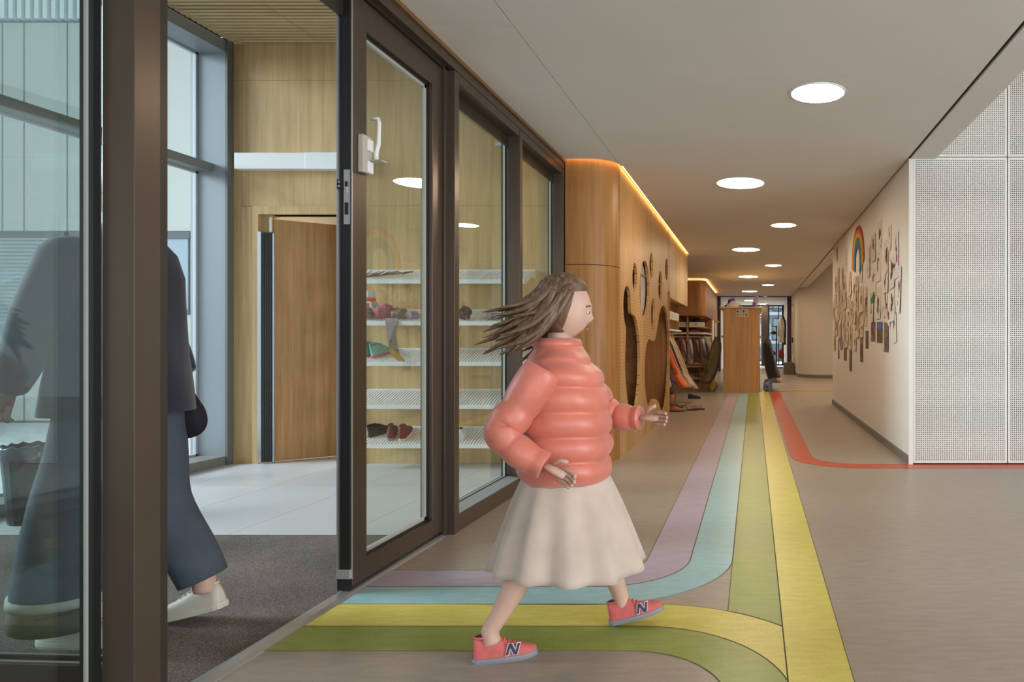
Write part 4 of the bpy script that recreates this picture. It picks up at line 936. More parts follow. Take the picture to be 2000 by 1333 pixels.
# second coat unit under the farther wooden cabinet
cab = root('wall_cabinet', (-1.6, 19.2, 1.68), 'far oak overhead cabinet with rounded corner and glowing top edge', 'cabinet')
pl = [(-2.05, 16.9), (-1.38, 16.9), *arc(-1.38, 17.08, .18, -90, 0, 8), (-1.2, 22.0), (-2.05, 22.0)]
MB().prism(pl, 1.68, CZ-.04, 'z').build('body', M_OAKR, cab)
led2 = root('led_strip', (-1.4, 19, CZ-.03), 'warm LED strip glowing on top of the far overhead cabinet', 'led strip')
m = MB(); pr = [(-1.99, 16.92), (-1.40, 16.92), *arc(-1.40, 17.10, .18, -90, 0, 8), (-1.22, 21.9)]
for a, b in zip(pr[:-1], pr[1:]):
    d = (Vector(b)-Vector(a)).normalized(); q = Vector((d.y, -d.x))*.012; z = CZ-.034
    m.add([(a[0]-q.x, a[1]-q.y, z), (b[0]-q.x, b[1]-q.y, z), (b[0]+q.x, b[1]+q.y, z), (a[0]+q.x, a[1]+q.y, z)], [(0, 1, 2, 3)])
m.build('diffuser', M_LED, led2)
u2 = root('coat_rack', (-1.6, 18.2, 0), 'far oak coat rack with white shelves under the overhead cabinet', 'coat rack')
bx('end_panel', (-2.0, -1.20, 19.50, 19.54, 0, 1.675), M_OAKR, u2); bx('upright', (-1.66, -1.62, 16.95, 17.0, 1.12, 1.675), M_OAK, u2)
bx('back_panel', (-2.05, -2.0, 16.95, 19.5, 0, 1.675), M_OAKR, u2)
pls = [(-2.0, 16.95), (-1.36, 16.95), *arc(-1.36, 17.12, .17, -90, 0, 6), (-1.19, 19.48), (-2.0, 19.48)]
MB().prism(pls, 1.225, 1.262, 'z').build('white_shelf', M_STEEL, u2)
MB().prism(pls, 1.395, 1.405, 'z').build('shelf', M_OAKP, u2)
MB().tube([(-2.0, 16.98, 1.15), (-1.4, 16.98, 1.15), (-1.24, 17.1, 1.15), (-1.22, 17.3, 1.15), (-1.22, 19.48, 1.15)], .014, 8).build('hanging_rail', P('pale_rail', (.55, .45, .33), .4), u2)
for x, y in ((-1.95, 16.98), (-1.23, 17.2), (-1.22, 19.4)): bx('rail_bracket', (x-.006, x+.006, y-.006, y+.006, 1.15, 1.225), M_STEEL, u2)
MB().prism([(-1.75, 16.95), (-1.30, 16.95), *arc(-1.30, 17.1, .15, -90, 0, 6), (-1.15, 19.48), (-1.75, 19.48)], .395, .435, 'z').build('bench_top', M_OAKP, u2)
MB().prism([(-1.72, 17.05), (-1.38, 17.05), *arc(-1.38, 17.15, .10, -90, 0, 6), (-1.28, 19.45), (-1.72, 19.45)], .09, .14, 'z').build('shoe_tray', M_STEEL, u2)
bx('plinth', (-1.72, -1.32, 17.12, 19.4, 0, .09), M_OAKR, u2); bx('bench_leg', (-1.36, -1.32, 17.02, 17.06, .14, .395), M_OAK, u2)
for (x0, x1, lab) in ((-1.95, -1.69, 'white storage box left of the oak upright on the far coat rack'), (-1.60, -1.24, 'wide white storage box on the far coat rack shelf')):
    b_ = root('storage_box', ((x0+x1)/2, 17.05, 1.407), lab, 'box', 'white storage boxes')
    bx('body', (x0, x1, 16.97, 17.25, 1.407, 1.52), P('box_white', (.70, .67, .62), .6), b_); bx('label_patch', (x0+.12, x0+.22, 16.966, 16.97, 1.44, 1.49), P('grey_print', (.42, .43, .45), .6), b_)
lump('bag', (-1.45, 17.2, 1.522), (.14, .08, .07), C_BK, 'dark bag lying on top of the wide white storage box', 'bag', 21)
lump('scarf', (-1.5, 17.1, 1.264), (.14, .06, .04), C_MV, 'mauve folded scarf on the lower white shelf of the far rack', 'scarf', 22)
g2 = 'coats on the far coat rack'
for k, (x, y, L, w, c, ang, lab) in enumerate(((-1.92, 17.12, .6, .24, C_KH, 0, 'khaki coat at the left end of the far rack'), (-1.77, 17.12, .62, .30, C_PK, 0, 'dusty pink coat on the far rack left of the off-white one'), (-1.60, 17.12, .68, .30, C_WH, 0, 'long off-white jacket in the middle of the far rack'),
        (-1.44, 17.12, .62, .26, C_MV, 0, 'mauve coat right of the off-white jacket on the far rack'), (-1.29, 17.14, .66, .24, C_GW, 0, 'grey-white patterned coat at the rounded corner of the far rack'), (-1.20, 17.48, .9, .3, C_GW, 0, 'long grey-white patterned overall at the right of the far rack'),
        (-1.20, 17.86, .92, .3, C_LB, 0, 'pale floral overall behind the grey-white one'), (-1.20, 18.24, .86, .3, C_TN, 0, 'tan jacket at the back of the far rack'))):
    coat('coat', (x, y, 1.14), math.radians(ang), L, w, c, lab, 'coat', g2, .03 if x < -1.25 else .18, 30+k)
shoe('sneaker', (-1.62, 17.2, .142), .2, WS, WS, M_IN, math.radians(-40), 'white sneaker on the white tray under the far bench', lace=WS); shoe('sneaker', (-1.48, 17.2, .142), .2, SAL, WS, M_IN, math.radians(-70), 'brown-pink shoe on the white tray beside the white sneaker')
shoe('shoe', (-1.38, 17.22, .142), .2, BLKF, WS, M_IN, math.radians(-60), 'black shoe with white sole at the right of the white tray')
box_thing('boot_bag', (-1.22, -1.08, 17.0, 17.2, 0, .26), C_PK, 'dusty pink boot bag on the floor beside the far bench', 'bag')

# oak coat island in the middle of the corridor
isl = root('coat_island', (-.24, 15.3, 0), 'free standing oak coat island in the middle of the corridor', 'coat island')
ip = [(-.62, 13.86), (-.03, 13.86), *arc(-.03, 14.02, .16, -90, 0, 8), (.13, 17.0), (-.62, 17.0)]
MB().prism(ip, 0.0, 1.715, 'z').build('body', M_OAK, isl)
MB().prism([(-.69, 13.82), (-.02, 13.82), *arc(-.02, 14.02, .19, -90, 0, 8), (.17, 17.04), (-.69, 17.04)], 1.715, 1.745, 'z').build('top', M_OAKP, isl)
bx('hook_rail', (-.66, -.62, 13.95, 16.9, 1.12, 1.16), M_OAKP, isl); bx('hook_rail', (.13, .17, 14.1, 16.9, 1.12, 1.16), M_OAKP, isl)
sg = root('paper_sign', (-.235, 13.855, 1.54), 'small cream paper sign with little pictures on the coat island end', 'sign')
bx('paper', (-.355, -.105, 13.853, 13.858, 1.535, 1.705), P('sign_cream', (.58, .50, .36), .8), sg)
for k, c in enumerate(((.1, .1, .3), (.4, .38, .35), (.08, .08, .10), (.5, .25, .3), (.45, .3, .04), (.5, .35, .05), (.35, .4, .1), (.1, .12, .14))):
    x = -.34+.058*(k % 4); z = 1.63 if k < 4 else 1.56; bx('picture', (x, x+.035, 13.8515, 13.853, z, z+.045), P('sign_print_%d' % k, c, .8), sg)
bw = root('paper_boat', (-.42, 13.98, 1.746), 'white folded paper boat on top of the coat island', 'paper boat')
MB().loft([[(-.42+a*x, 13.98+b_*y, z) for x, y in ((-1, 0), (-.5, -.6), (0, -.8), (.5, -.6), (1, 0), (.5, .6), (0, .8), (-.5, .6))] for a, b_, z in ((.10, .05, 1.747), (.16, .08, 1.82))]).build('hull', P('paper_white', (.70, .66, .60), .8), bw)
MB().prism([(-.50, 1.815), (-.34, 1.815), (-.37, 1.855), (-.42, 1.875), (-.47, 1.855)], 13.96, 14.0, 'y').build('peak', P('paper_white', (.70, .66, .60), .8), bw)
lump('soft_toy', (-.45, 14.16, 1.746), (.09, .07, .11), P('purple_plush', (.16, .06, .30), .95, var=.3, vscale=30), 'purple plush lump behind the paper boat on the island', 'soft toy', 40)
tt = root('butterfly_toy', (.02, 14.02, 1.746), 'purple paper butterfly standing on the right of the coat island', 'toy')
PB = P('lilac_paper', (.42, .30, .52), .8, var=.25, vscale=20)
MB().prism([(-.06, 1.75), (.05, 1.75), (.07, 1.82), (.10, 1.90), (.10, 1.96), (.06, 1.98), (0, 1.94), (-.02, 1.86), (-.03, 1.80)], 14.01, 14.025, 'y').build('wing', PB, tt)
MB().prism([(-.02, 1.75), (.04, 1.75), (.04, 1.83), (.0, 1.85), (-.02, 1.82)], 14.0, 14.01, 'y').build('lower_wing', P('purple_paper', (.15, .06, .28), .8), tt)
MB().tube([(.05, 14.0, 1.92), (.062, 13.999, 1.935)], .012, 8).build('spot', P('purple_paper', (.15, .06, .28), .8), tt)
box_thing('tray', (-.22, -.02, 13.95, 14.2, 1.746, 1.785), P('black_tray', (.02, .018, .02), .5), 'flat black tray between the boat and the butterfly on the island', 'tray')
box_thing('paper_sheet', (-.70, -.26, 13.84, 14.1, 1.7455, 1.7462), P('cream_paper', (.60, .52, .40), .8), 'cream paper sheet under the paper boat', 'paper')
for k, (x, y, L, w, c, ang, ln, lab, hm) in enumerate(((-.77, 14.06, .95, .30, C_KH, 180, .24, 'khaki overall hanging on the left side of the coat island', None), (-.77, 14.46, .98, .30, C_BK, 180, .24, 'black overall behind the khaki one on the island', None),
        (.28, 14.22, .85, .26, C_BK, 0, .16, 'black jacket hanging on the right side of the coat island', None), (.28, 14.58, .95, .3, C_LB, 0, .22, 'pink floral overall on the right side of the coat island', None), (.28, 14.98, 1.0, .3, C_MV, 0, .2, 'dark red coat farthest on the right of the island', None))):
    coat('coat', (x, y, 1.14), math.radians(ang), L, w, c, lab, 'coat', 'coats on the island', ln, 60+k, hood=False, dep=.12)
lump('backpack', (-.86, 14.26, .0), (.09, .1, .15), P('mustard_bag', (.40, .26, .04), .8), 'mustard backpack on the floor below the coats left of the island', 'backpack', 44)
lump('bag', (.30, 14.2, .0), (.1, .1, .16), P('blue_white_pattern', (.15, .2, .3), .9, var=.9, vscale=22), 'blue and white patterned bag on the floor right of the island', 'bag', 46)
box_thing('storage_bin', (.95, 1.27, 21.4, 21.75, 0, .37), P('taupe_board', (.16, .125, .09), .7), 'taupe square bin on the floor by the far door', 'bin')

# ================================================================== far end
struct(bx('wall_left_end', (-1.35, -1.25, 19.55, 29.6, 0, CZ), M_CURVEW)); struct(bx('wall_right_end', (1.30, 1.42, 25.8, 29.6, 0, CZ), M_CURVEW))
po = root('trim_40', (0, 23.6, 0), 'dark purple portal frame far down the corridor', None, None, 'structure')
bx('column', (-1.25, -1.14, 23.55, 23.68, 0, CZ), M_PURPLE, po); bx('column', (1.16, 1.30, 23.55, 23.68, 0, CZ), M_PURPLE, po); bx('lintel', (-1.14, 1.16, 23.55, 23.68, CZ-.03, CZ), M_PURPLE, po)
d4 = root('door_4', (1.29, 21.9, 0), 'cream door with narrow glass strip in the far right wall', None, None, 'structure')
bx('leaf', (1.275, 1.30, 21.75, 22.6, 0, 2.2), P('cream_door', (.62, .55, .42), .5), d4)
for a, b in ((21.68, 21.75), (22.6, 22.67)): bx('jamb', (1.26, 1.30, a, b, 0, 2.27), P('pale_frame', (.60, .50, .36), .5), d4)
bx('glass_strip', (1.27, 1.276, 22.3, 22.45, .6, 2.0), M_WIN, d4); bx('handle', (1.22, 1.275, 21.85, 21.9, 1.0, 1.16), M_BLACK, d4)
d5 = root('door_5', (-1.24, 20.6, 0), 'white notice panels and oak door in the far left wall', None, None, 'structure')
bx('leaf', (-1.25, -1.225, 20.2, 21.1, 0, 1.02), M_OAKR, d5); bx('notice_panel', (-1.25, -1.222, 20.2, 21.1, 1.03, 2.2), P('notice_white', (.68, .67, .66), .6), d5)
bx('jamb', (-1.25, -1.2, 21.1, 21.2, 0, 2.3), M_OAKR, d5); bx('leaf', (-1.25, -1.22, 21.3, 22.2, 0, 2.2), P('pale_door', (.55, .48, .38), .5), d5)
bx('shelf_bracket', (-1.22, -1.08, 21.5, 21.56, 1.63, 1.68), M_OAK, d5)
w5 = root('window_5', (0, 29.5, 0), 'black framed glass doors at the far end of the corridor', None, None, 'structure')
bx('brown_post', (.33, .62, 29.0, 29.4, 0, CZ), P('dark_brown_post', (.07, .04, .028), .5), w5)
for x0, x1 in ((-1.25, -1.2), (-.45, -.4), (.62, .68), (1.06, 1.10), (1.22, 1.30)): bx('mullion', (x0, x1, 29.45, 29.52, 0, CZ), M_BLACK, w5)
for z0, z1 in ((0, .05), (.2, .25), (2.42, 2.46), (2.55, CZ)): bx('transom', (-1.25, 1.30, 29.45, 29.52, z0, z1), M_BLACK, w5)
for x0, x1 in ((-1.2, -.45), (-.4, .33), (.68, 1.06), (1.10, 1.22)): bx('pane', (x0, x1, 29.48, 29.485, .05, 2.55), M_PANE2, w5)
struct(bx('ground_far', (-14, 16, 29.6, 50, -.14, -.02), M_PAVE))
fb = root('apartment_block', (1, 40, 0), 'pale blue-grey balcony building seen through the far glass doors', 'building')
bx('wall', (-8, 10, 40.0, 40.4, 0, 9), P('pale_blue_render', (.40, .48, .55), .7), fb)
for z in (.9, 2.55, 4.3):
    bx('balcony', (-7, 9, 39.2, 40.0, z, z+.16), P('balcony_white', (.80, .82, .84), .6), fb)
    rl_ = bx('railing', (-7, 9, 39.2, 39.23, z+1.0, z+1.03), M_WFR, fb); m = MB(); x = -3
    while x < 6: m.box(x, x+.02, 39.2, 39.22, z+.16, z+1.0); x += .35
    m.build('bars', M_WFR, rl_)
for x in (-3.5, -1.2, 1.1, 3.4):
    for z in (1.1, 2.8): w = bx('window', (x, x+1.3, 39.97, 40.0, z, z+1.3), M_WFR, fb); bx('pane', (x+.06, x+1.24, 39.955, 39.97, z+.06, z+1.24), M_WIN, w)
cs = root('coat_stand', (.88, 26.4, 0), 'black coat stand on a flat base near the far glass doors', 'coat stand')
MB().box(.62, 1.13, 26.2, 26.6, 0, .04).build('base', M_BLACK, cs); MB().tube([(.88, 26.4, .04), (.88, 26.4, 1.62)], .026, 10).build('pole', M_BLACK, cs)
for a, z in ((0, 1.6), (PI, 1.6), (.6, 1.35), (PI+.6, 1.32), (0, .62), (PI, .5)): MB().tube([(.88, 26.4, z), (.88+.13*math.cos(a), 26.4+.13*math.sin(a), z+.02), (.88+.16*math.cos(a), 26.4+.16*math.sin(a), z+.08)], .014, 6).build('hook', M_BLACK, cs)
coat('shirt', (1.05, 26.3, 1.98), math.radians(-90), 1.0, .22, C_WH, 'white shirt hanging near the black coat stand', 'shirt', None, 0, 80); coat('coat', (1.17, 26.42, 2.0), math.radians(-90), 1.1, .14, C_BK, 'long black coat behind the white shirt by the stand', 'coat', None, 0, 81)
lump('cap', (.76, 26.38, 1.30), (.09, .09, .08), C_BK, 'black cap on the left hook of the coat stand', 'cap', 82); lump('bag', (1.06, 26.3, .36), (.11, .07, .23), P('red_bag', (.26, .02, .015), .7), 'red bag hanging low on the black coat stand', 'bag', 83)
lump('bag', (.74, 26.36, .50), (.10, .08, .09), C_BK, 'small black bag low on the left of the coat stand', 'bag', 84)

# ================================================================== people
SKIN = P('skin', (.56, .36, .28), .55, var=.05, vscale=12); HAIR = P('brown_hair', (.13, .075, .04), .5, var=.35, vscale=1.0, stretch=(60, 60, 8))
def head_mb(m, c, R, k=1.0):
    def fn(p, d):
        q = p.copy()
        if d.z < 0: f = 1-.24*(-d.z)**1.6; q.x *= f; q.y *= f
        if d.z < -.3: q.x += .012*k*(-d.z-.3)*(1 if d.x > 0 else 0)
        if d.x > 0:
            y, z = q.y/k, q.z/k
            q.x += k*(.020*math.exp(-((y/.013)**2+((z+.016)/.019)**2))+.006*math.exp(-((y/.02)**2+((z+.058)/.009)**2))
                      -.007*math.exp(-(((abs(y)-.030)/.017)**2+((z-.006)/.013)**2))+.004*math.exp(-((y/.05)**2+((z-.03)/.012)**2)))
        return q
    m.ell(c, (.092*k, .074*k, .113*k), 40, 30, R, fn)
    for s_ in (-1, 1): m.ell(Vector(c)+R @ Vector((-.005*k, s_*.074*k, -.005*k)), (.018*k, .008*k, .03*k), 8, 6, R)
def hand_mb(m, wrist, d, side, k=1.0, curl=.5):
    """palm and five fingers; d along the hand, side toward the thumb"""
    d = Vector(d).normalized(); s_ = Vector(side); s_ = (s_-d*s_.dot(d)).normalized(); n = d.cross(s_)
    W = Vector(wrist)
    m.tube([W-d*.01*k, W+d*.025*k, W+d*.06*k, W+d*.075*k], [.022*k, .032*k, .034*k, .028*k], 10, flat=.5)
    for i, (o, L) in enumerate(((.024, .050), (.008, .058), (-.008, .054), (-.024, .042))):
        a = W+d*.068*k+s_*o*k
        m.tube([a-d*.02*k, a+d*L*.4*k+n*L*.12*curl*k, a+d*L*.75*k+n*L*.5*curl*k, a+d*L*.9*k+n*L*.95*curl*k], [.0085*k, .0082*k, .0075*k, .006*k], 7)
    a = W+d*.018*k+s_*.022*k
    m.tube([a, a+s_*.024*k+d*.018*k, a+s_*.032*k+d*.042*k+n*.012*k], [.011*k, .0095*k, .007*k], 7)
def body_obj(name, m, mtl, parent, voxel=.007):
    o = m.build(name, mtl, parent); md = o.modifiers.new('remesh', 'REMESH'); md.mode = 'VOXEL'; md.voxel_size = voxel
    sm = o.modifiers.new('smooth', 'SMOOTH'); sm.factor = .5; sm.iterations = 4
    dg = bpy.context.evaluated_depsgraph_get(); dg.update()
    me = bpy.data.meshes.new_from_object(o.evaluated_get(dg)); o.modifiers.clear(); o.data = me
    for p in me.polygons: p.use_smooth = True
    return o
def add_mesh(o, m, par):
    """append geometry (hands) to an existing body mesh"""
    o0 = org(par); bm = bmesh.new(); bm.from_mesh(o.data); vs = [bm.verts.new((p[0]-o0.x, p[1]-o0.y, p[2]-o0.z)) for p in m.v]
    for f in m.f:
        try: q = bm.faces.new([vs[i] for i in f]); q.smooth = True
        except ValueError: pass
    bmesh.ops.recalc_face_normals(bm, faces=bm.faces); bm.to_mesh(o.data); bm.free()
def garment(name, mtl, par, rings, smooth=True, cap=False, solid=.006):
    o = MB().loft(rings, cap=cap).build(name, mtl, par, smooth=smooth)
    if solid: s_ = o.modifiers.new('solid', 'SOLIDIFY'); s_.thickness = solid; s_.offset = 0
    return o
def spline(pts, n):
    pts = [Vector(p) for p in pts]; out = []
    for i in range(len(pts)-1):
        p0, p1, p2, p3 = pts[max(i-1, 0)], pts[i], pts[i+1], pts[min(i+2, len(pts)-1)]
        for k in range(n):
            t = k/n; out.append(.5*((2*p1)+(-p0+p2)*t+(2*p0-5*p1+4*p2-p3)*t*t+(-p0+3*p1-3*p2+p3)*t**3))
    out.append(pts[-1]); return out

# ---- child in a salmon puffer jacket walking into the corridor
ch = root('person', (-.66, 2.38, 0), 'child in a salmon puffer jacket and cream skirt striding across the coloured bands', 'person')
ha = math.radians(16); HR = rotz(ha)
hips = {'r': Vector((-.655, 2.315, .60)), 'l': Vector((-.655, 2.44, .60))}
knee = {'r': Vector((-.715, 2.285, .345)), 'l': Vector((-.555, 2.475, .345))}
ank = {'r': Vector((-.868, 2.245, .095)), 'l': Vector((-.492, 2.535, .095))}
m = MB()
for s_ in 'rl':
    kn, an = knee[s_], ank[s_]; mid = kn.lerp(an, .35)
    m.tube([hips[s_], hips[s_].lerp(kn, .5), kn, mid+Vector((-.012, 0, 0)), kn.lerp(an, .8), an, an+Vector((.01, 0, -.04))], [.070, .058, .044, .045, .032, .029, .030], 14)
m.ell((-.655, 2.378, .64), (.10, .12, .10), 16, 10); m.tube([(-.655, 2.378, .62), (-.665, 2.378, .8), (-.675, 2.378, .95), (-.68, 2.378, 1.02), (-.672, 2.378, 1.09)], [.10, .10, .10, .045, .04], 14)
HC = Vector((-.655, 2.38, 1.158)); HT = rotz(math.radians(14)) @ Matrix.Rotation(math.radians(10), 3, 'Y')
head_mb(m, HC, HT, .93)
body = body_obj('body', m, SKIN, ch, .006)
arm = {'r': [(-.685, 2.235, .955), (-.765, 2.195, .82), (-.80, 2.17, .765), (-.745, 2.165, .70), (-.665, 2.17, .655)], 'l': [(-.675, 2.52, .955), (-.60, 2.55, .85), (-.56, 2.56, .79), (-.49, 2.55, .765), (-.42, 2.53, .765)]}
hm = MB()
hand_mb(hm, (-.655, 2.171, .650), (.85, .05, -.45), (.2, -.1, 1), .85, .8); hand_mb(hm, (-.41, 2.528, .765), (1, -.15, .0), (0, 0, 1), .85, .8)
add_mesh(body, hm, ch)
for s_ in (-1, 1):
    e = MB().ell(HC+HT @ Vector((.0745, s_*.028, .005)), (.006, .009, .0055), 12, 8, HT).build('eye', P('eye_white', (.75, .73, .70), .3), ch, smooth=True)
    MB().ell(HC+HT @ Vector((.0785, s_*.0285, .005)), (.004, .0055, .005), 8, 6, HT).build('iris', P('iris_brown', (.05, .025, .015), .3), e)
    MB().tube([HC+HT @ Vector((.079, s_*.016, .024)), HC+HT @ Vector((.078, s_*.03, .029)), HC+HT @ Vector((.068, s_*.044, .023))], .0028, 5).build('eyebrow', HAIR, ch)
MB().ell(HC+HT @ Vector((.082, 0, -.054)), (.006, .018, .005), 12, 6, HT).build('mouth', P('lips', (.45, .16, .14), .5), ch, smooth=True)
# hair: cap plus long locks swinging behind
def hfn(p, d):
    q = p.copy()
    if d.x > .25 and d.z < .55: q = q*.80
    return q
hr = MB().ell(HC+HT @ Vector((-.012, 0, .018)), (.098, .086, .112), 32, 22, HT, hfn)
rnd = random.Random(5)
for k in range(70):
    th = rnd.uniform(.42*PI, 1.58*PI); up = rnd.uniform(-.1, .9); cs_ = math.sqrt(max(0, 1-up*up))
    a = Vector((math.cos(th)*cs_*.095-.012, math.sin(th)*cs_*.084, up*.11+.018)); L = rnd.uniform(.16, .27)
    sw = rnd.uniform(.5, 1.2)
    p = [HC+HT @ a, HC+HT @ (a+Vector((-.025*sw, a.y*.25, -L*.3))), HC+HT @ (a+Vector((-.075*sw, a.y*.35, -L*.62))), HC+HT @ (a+Vector((-.15*sw, a.y*.3+rnd.uniform(-.02, .02), -L*.85)))]
    hr.tube(spline(p, 3), [.014, .014, .013, .012, .012, .011, .010, .008, .005, .002], 5)
tag(hr.build('hair', HAIR, ch, smooth=True), 'long brown hair swinging back')
# puffer jacket
SAL_J = P('salmon_nylon', (.58, .165, .115), .42, var=.12, vscale=6, bump=.25, bscale=25, sheen=.2)
prof = [(.565, .135, .150), (.60, .150, .165), (.70, .158, .172), (.80, .158, .172), (.88, .150, .172), (.94, .132, .165), (.985, .105, .135), (1.015, .075, .085), (1.05, .062, .068)]
def jr(z):
    for (z0, a0, b0), (z1, a1, b1) in zip(prof[:-1], prof[1:]):
        if z0 <= z <= z1: t = (z-z0)/(z1-z0); return a0+(a1-a0)*t, b0+(b1-b0)*t
    return prof[-1][1:]
rings = []; nz = 60
for i in range(nz+1):
    z = .565+(1.05-.565)*i/nz; a, b_ = jr(z); qf = abs(math.sin(PI*(z-.565)/.082))**.6; cx = -.655-.05*(z-.565)
    rings.append([Vector((cx, 2.38, 0))+HR @ Vector(((a-.014+.022*qf+.003*math.sin(9*th+z*30))*math.cos(th), (b_-.014+.022*qf)*math.sin(th), 0))+Vector((0, 0, z+.005*math.sin(3*th))) for th in [2*PI*k/40 for k in range(40)]])
jk = garment('jacket', SAL_J, ch, rings)
for s_ in 'rl':
    sp = spline(arm[s_], 12); n = len(sp); rad = []
    for i in range(n):
        t = i/(n-1); rad.append((.070-.026*t)*(.86+.16*abs(math.sin(PI*t*4.5))**.6))
    MB().tube(sp, rad, 18).build('sleeve', SAL_J, jk, smooth=True)
MB().tube([Vector((-.685, 2.38, 1.04))+HR @ Vector((.066*math.cos(2*PI*k/20), .07*math.sin(2*PI*k/20), 0)) for k in range(21)], .020, 8).build('collar', SAL_J, jk, smooth=True)
# skirt with soft pleats
CRM = P('cream_tulle', (.50, .41, .345), .85, var=.1, vscale=10, sheen=.3); rings = []
for i in range(17):
    t = i/16; z = .60-.335*t; a = .125+.115*t**.8; nf = 11
    rings.append([Vector((-.655+.01*t, 2.38, z+.012*t*math.sin(2*th)))+HR @ Vector(((a*1.05+.016*t*math.sin(nf*th)+.008*t*math.sin(17*th+1))*math.cos(th), (a*.92+.016*t*math.sin(nf*th))*math.sin(th), 0)) for th in [2*PI*k/88 for k in range(88)]])
garment('skirt', CRM, ch, rings, solid=.004)
# shoes with an N on the side
PKS = P('salmon_suede', (.55, .12, .11), .8, var=.12, vscale=40); NVS = P('navy_grey_sole', (.22, .22, .26), .6); NVY = P('navy_letter', (.03, .03, .07), .6); LOUT = P('letter_white', (.6, .55, .55), .6)
def n_logo(T, L, parent):
    def quad(mm, pts, off): mm.add([T(x*L, -yy*L-off, z*L) for x, yy, z in pts]+[T(x*L, -yy*L-off-.0015, z*L) for x, yy, z in pts], [(0, 1, 2, 3), (7, 6, 5, 4), (0, 4, 5, 1), (1, 5, 6, 2), (2, 6, 7, 3), (3, 7, 4, 0)])
    for nm, mt, g_, off in (('letter_outline', LOUT, .012, .0008), ('letter', NVY, 0, .0022)):
        mm = MB(); y0, y1 = .168, .135
        def bar(xa, xb, xc, xd): quad(mm, [(xa-g_, y0, .115-g_), (xb+g_, y0, .115-g_), (xd+g_, y1, .275+g_), (xc-g_, y1, .275+g_)], off)
        bar(.50, .54, .55, .59); bar(.635, .675, .685, .725); bar(.625, .675, .545, .60)
        mm.build(nm, mt, parent)
for s_, base, an, pt in (('r', (-.918, 2.225, .0), math.radians(20), 0.0), ('l', (-.53, 2.515, .004), math.radians(14), .20)):
    sh = MB().box(base[0]-.001, base[0]+.001, base[1]-.001, base[1]+.001, base[2]+.03, base[2]+.032).build('shoe', PKS, ch)
    sh.data.materials[0] = PKS
    T = shoe_parts(sh, base, .205, PKS, NVS, M_IN, an, hgt=.40, pitch=pt, lace=PKS)
    n_logo(T, .205, sh)

# ---- adult in dark clothes walking through the porch
ad = root('person', (-2.22, 2.42, 0), 'adult in navy coat and wide slate trousers behind the bronze door post', 'person')
m = MB(); F2 = rotz(PI)
hp = {'f': Vector((-2.23, 2.33, .84)), 'b': Vector((-2.19, 2.50, .84))}
for s_, kn, an in (('f', Vector((-2.36, 2.34, .46)), Vector((-2.265, 2.36, .10))), ('b', Vector((-2.175, 2.51, .47)), Vector((-2.035, 2.53, .16)))):
    m.tube([hp[s_], hp[s_].lerp(kn, .5), kn, kn.lerp(an, .35), an, an+Vector((0, 0, -.04))], [.075, .07, .052, .054, .038, .038], 14)
m.ell((-2.22, 2.415, .90), (.10, .15, .11), 16, 10); m.tube([(-2.21, 2.415, .9), (-2.21, 2.415, 1.15), (-2.215, 2.415, 1.30), (-2.22, 2.415, 1.42), (-2.22, 2.415, 1.50)], [.10, .10, .10, .055, .052], 14)
HC2 = Vector((-2.225, 2.415, 1.575)); head_mb(m, HC2, F2, 1.0)
bd = body_obj('body', m, SKIN, ad, .008)
arm2 = {'f': [(-2.22, 2.22, 1.34), (-2.28, 2.19, 1.16), (-2.31, 2.18, 1.06), (-2.36, 2.19, .96), (-2.40, 2.20, .90)], 'b': [(-2.285, 2.57, 1.33), (-2.27, 2.60, 1.16), (-2.255, 2.61, 1.08), (-2.21, 2.61, .985), (-2.18, 2.60, .935)]}
hm = MB(); hand_mb(hm, (-2.405, 2.20, .895), (-.4, .05, -1), (-1, 0, .2), 1.0, .6); hand_mb(hm, (-2.178, 2.60, .93), (.15, -.1, -1), (-1, 0, 0), 1.0, 1.0)
add_mesh(bd, hm, ad)
for s_ in (-1, 1): MB().ell(HC2+F2 @ Vector((.081, s_*.03, .005)), (.008, .012, .008), 10, 6, F2).build('eye', P('iris_brown', (.05, .025, .015), .3), ad, smooth=True)
MB().ell(HC2+F2 @ Vector((.089, 0, -.058)), (.006, .02, .005), 10, 6, F2).build('mouth', P('lips', (.45, .16, .14), .5), ad, smooth=True)
MB().ell(HC2+F2 @ Vector((-.014, 0, .02)), (.102, .088, .115), 28, 20, F2, hfn).build('hair', P('dark_hair', (.03, .02, .015), .5), ad, smooth=True)
NAVY = P('navy_wool', (.012, .012, .028), .8, var=.2, vscale=8, sheen=.2); rings = []
for z, a, b_, dx in ((.80, .20, .22, -.01), (.90, .185, .215, -.01), (1.0, .165, .205, -.01), (1.15, .145, .20, -.005), (1.28, .135, .20, 0), (1.36, .115, .175, .005), (1.41, .085, .12, .005), (1.45, .07, .075, .008)):
    rings.append([(-2.225+dx+(a+.008*math.sin(5*th+z*9))*math.cos(th), 2.415+(b_+.006*math.sin(6*th))*math.sin(th), z) for th in [2*PI*k/36 for k in range(36)]])
ct = garment('coat', NAVY, ad, rings)
for s_ in 'fb':
    sp = spline(arm2[s_], 6); sp = [sp[0]+Vector((0, 0, .05)), sp[0]+Vector((0, 0, .035))]+sp; MB().tube(sp, [.02, .055]+[.078-.032*i/(len(sp)-3) for i in range(len(sp)-2)], 14).build('sleeve', NAVY, ct, smooth=True)
SLT = P('slate_trouser_cloth', (.055, .07, .095), .85, var=.15, vscale=10); PALE = P('pale_stripe_cloth', (.40, .41, .37), .8); OLC = P('olive_cloth', (.075, .085, .06), .85)
def trouser(pts, rad, nm, mtl, parent, squash=.85):
    return MB().tube(spline(pts, 5), [r_ for r_ in rad], 22, flat=squash).build(nm, mtl, parent, smooth=True)
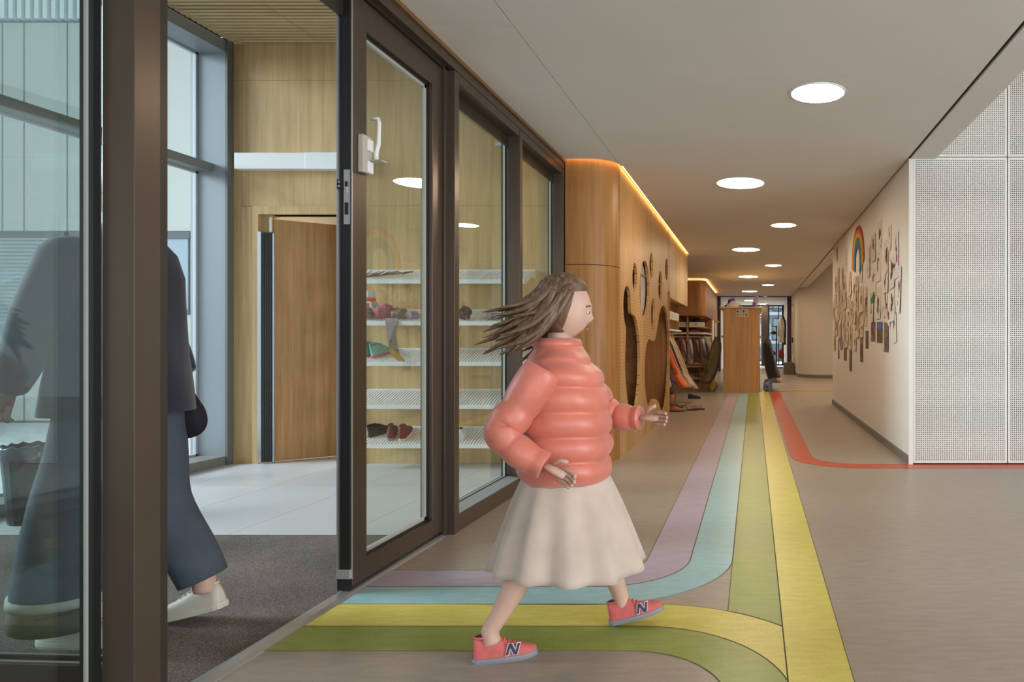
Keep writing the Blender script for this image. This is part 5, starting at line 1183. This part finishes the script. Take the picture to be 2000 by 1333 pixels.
def interp(vals, n):
    out = []
    for i in range(len(vals)-1):
        for k in range(n): out.append(vals[i]+(vals[i+1]-vals[i])*k/n)
    return out+[vals[-1]]
tr = trouser([(-2.225, 2.35, .90), (-2.29, 2.35, .66), (-2.35, 2.345, .44), (-2.365, 2.35, .25), (-2.37, 2.36, .165)], interp([.13, .12, .12, .145, .155], 5), 'trouser_leg', SLT, ad)
MB().tube([(-2.37, 2.36, .195), (-2.372, 2.36, .165)], [.160, .161], 22, flat=.85).build('stripe', PALE, tr, smooth=True)
MB().tube([(-2.372, 2.36, .165), (-2.385, 2.36, .085)], [.157, .153], 22, flat=.8).build('cuff', OLC, tr, smooth=True)
trouser([(-2.23, 2.49, .90), (-2.20, 2.50, .66), (-2.175, 2.51, .46), (-2.08, 2.52, .27), (-2.04, 2.53, .17)], interp([.13, .11, .095, .09, .085], 5), 'trouser_leg', SLT, ad)
MB().ell((-2.225, 2.42, .88), (.145, .19, .15), 22, 14).build('trouser_seat', SLT, ad, smooth=True)
BGS = P('beige_leather', (.56, .52, .44), .6)
for base, an, pt in (((-2.205, 2.345, .002), PI-.05, 0.0), ((-1.965, 2.54, .062), PI-.03, -.24)):
    sh = MB().box(base[0]-.001, base[0]+.001, base[1]-.001, base[1]+.001, base[2]+.03, base[2]+.032).build('shoe', BGS, ad)
    shoe_parts(sh, base, .265, BGS, P('cream_sole', (.58, .55, .45), .6), M_IN, an, hgt=.36, pitch=pt, lace=P('lace_white', (.62, .6, .56), .7))
hb_ = root('handbag', (-2.155, 2.59, .69), 'black soft bag held by the adult behind the door post', 'bag')
MB().ell((-2.155, 2.59, .765), (.075, .045, .085), 20, 14, None, lambda p, d: Vector((p.x*(1.0-.25*d.z), p.y, p.z))).build('body', P('black_bag_cloth', (.008, .007, .014), .8), hb_, smooth=True)
MB().tube([(-2.20, 2.59, .82), (-2.18, 2.59, .85), (-2.155, 2.59, .862), (-2.13, 2.59, .85), (-2.11, 2.59, .82)], .008, 6).build('handle', P('black_bag_cloth', (.008, .007, .014), .8), hb_, smooth=True)
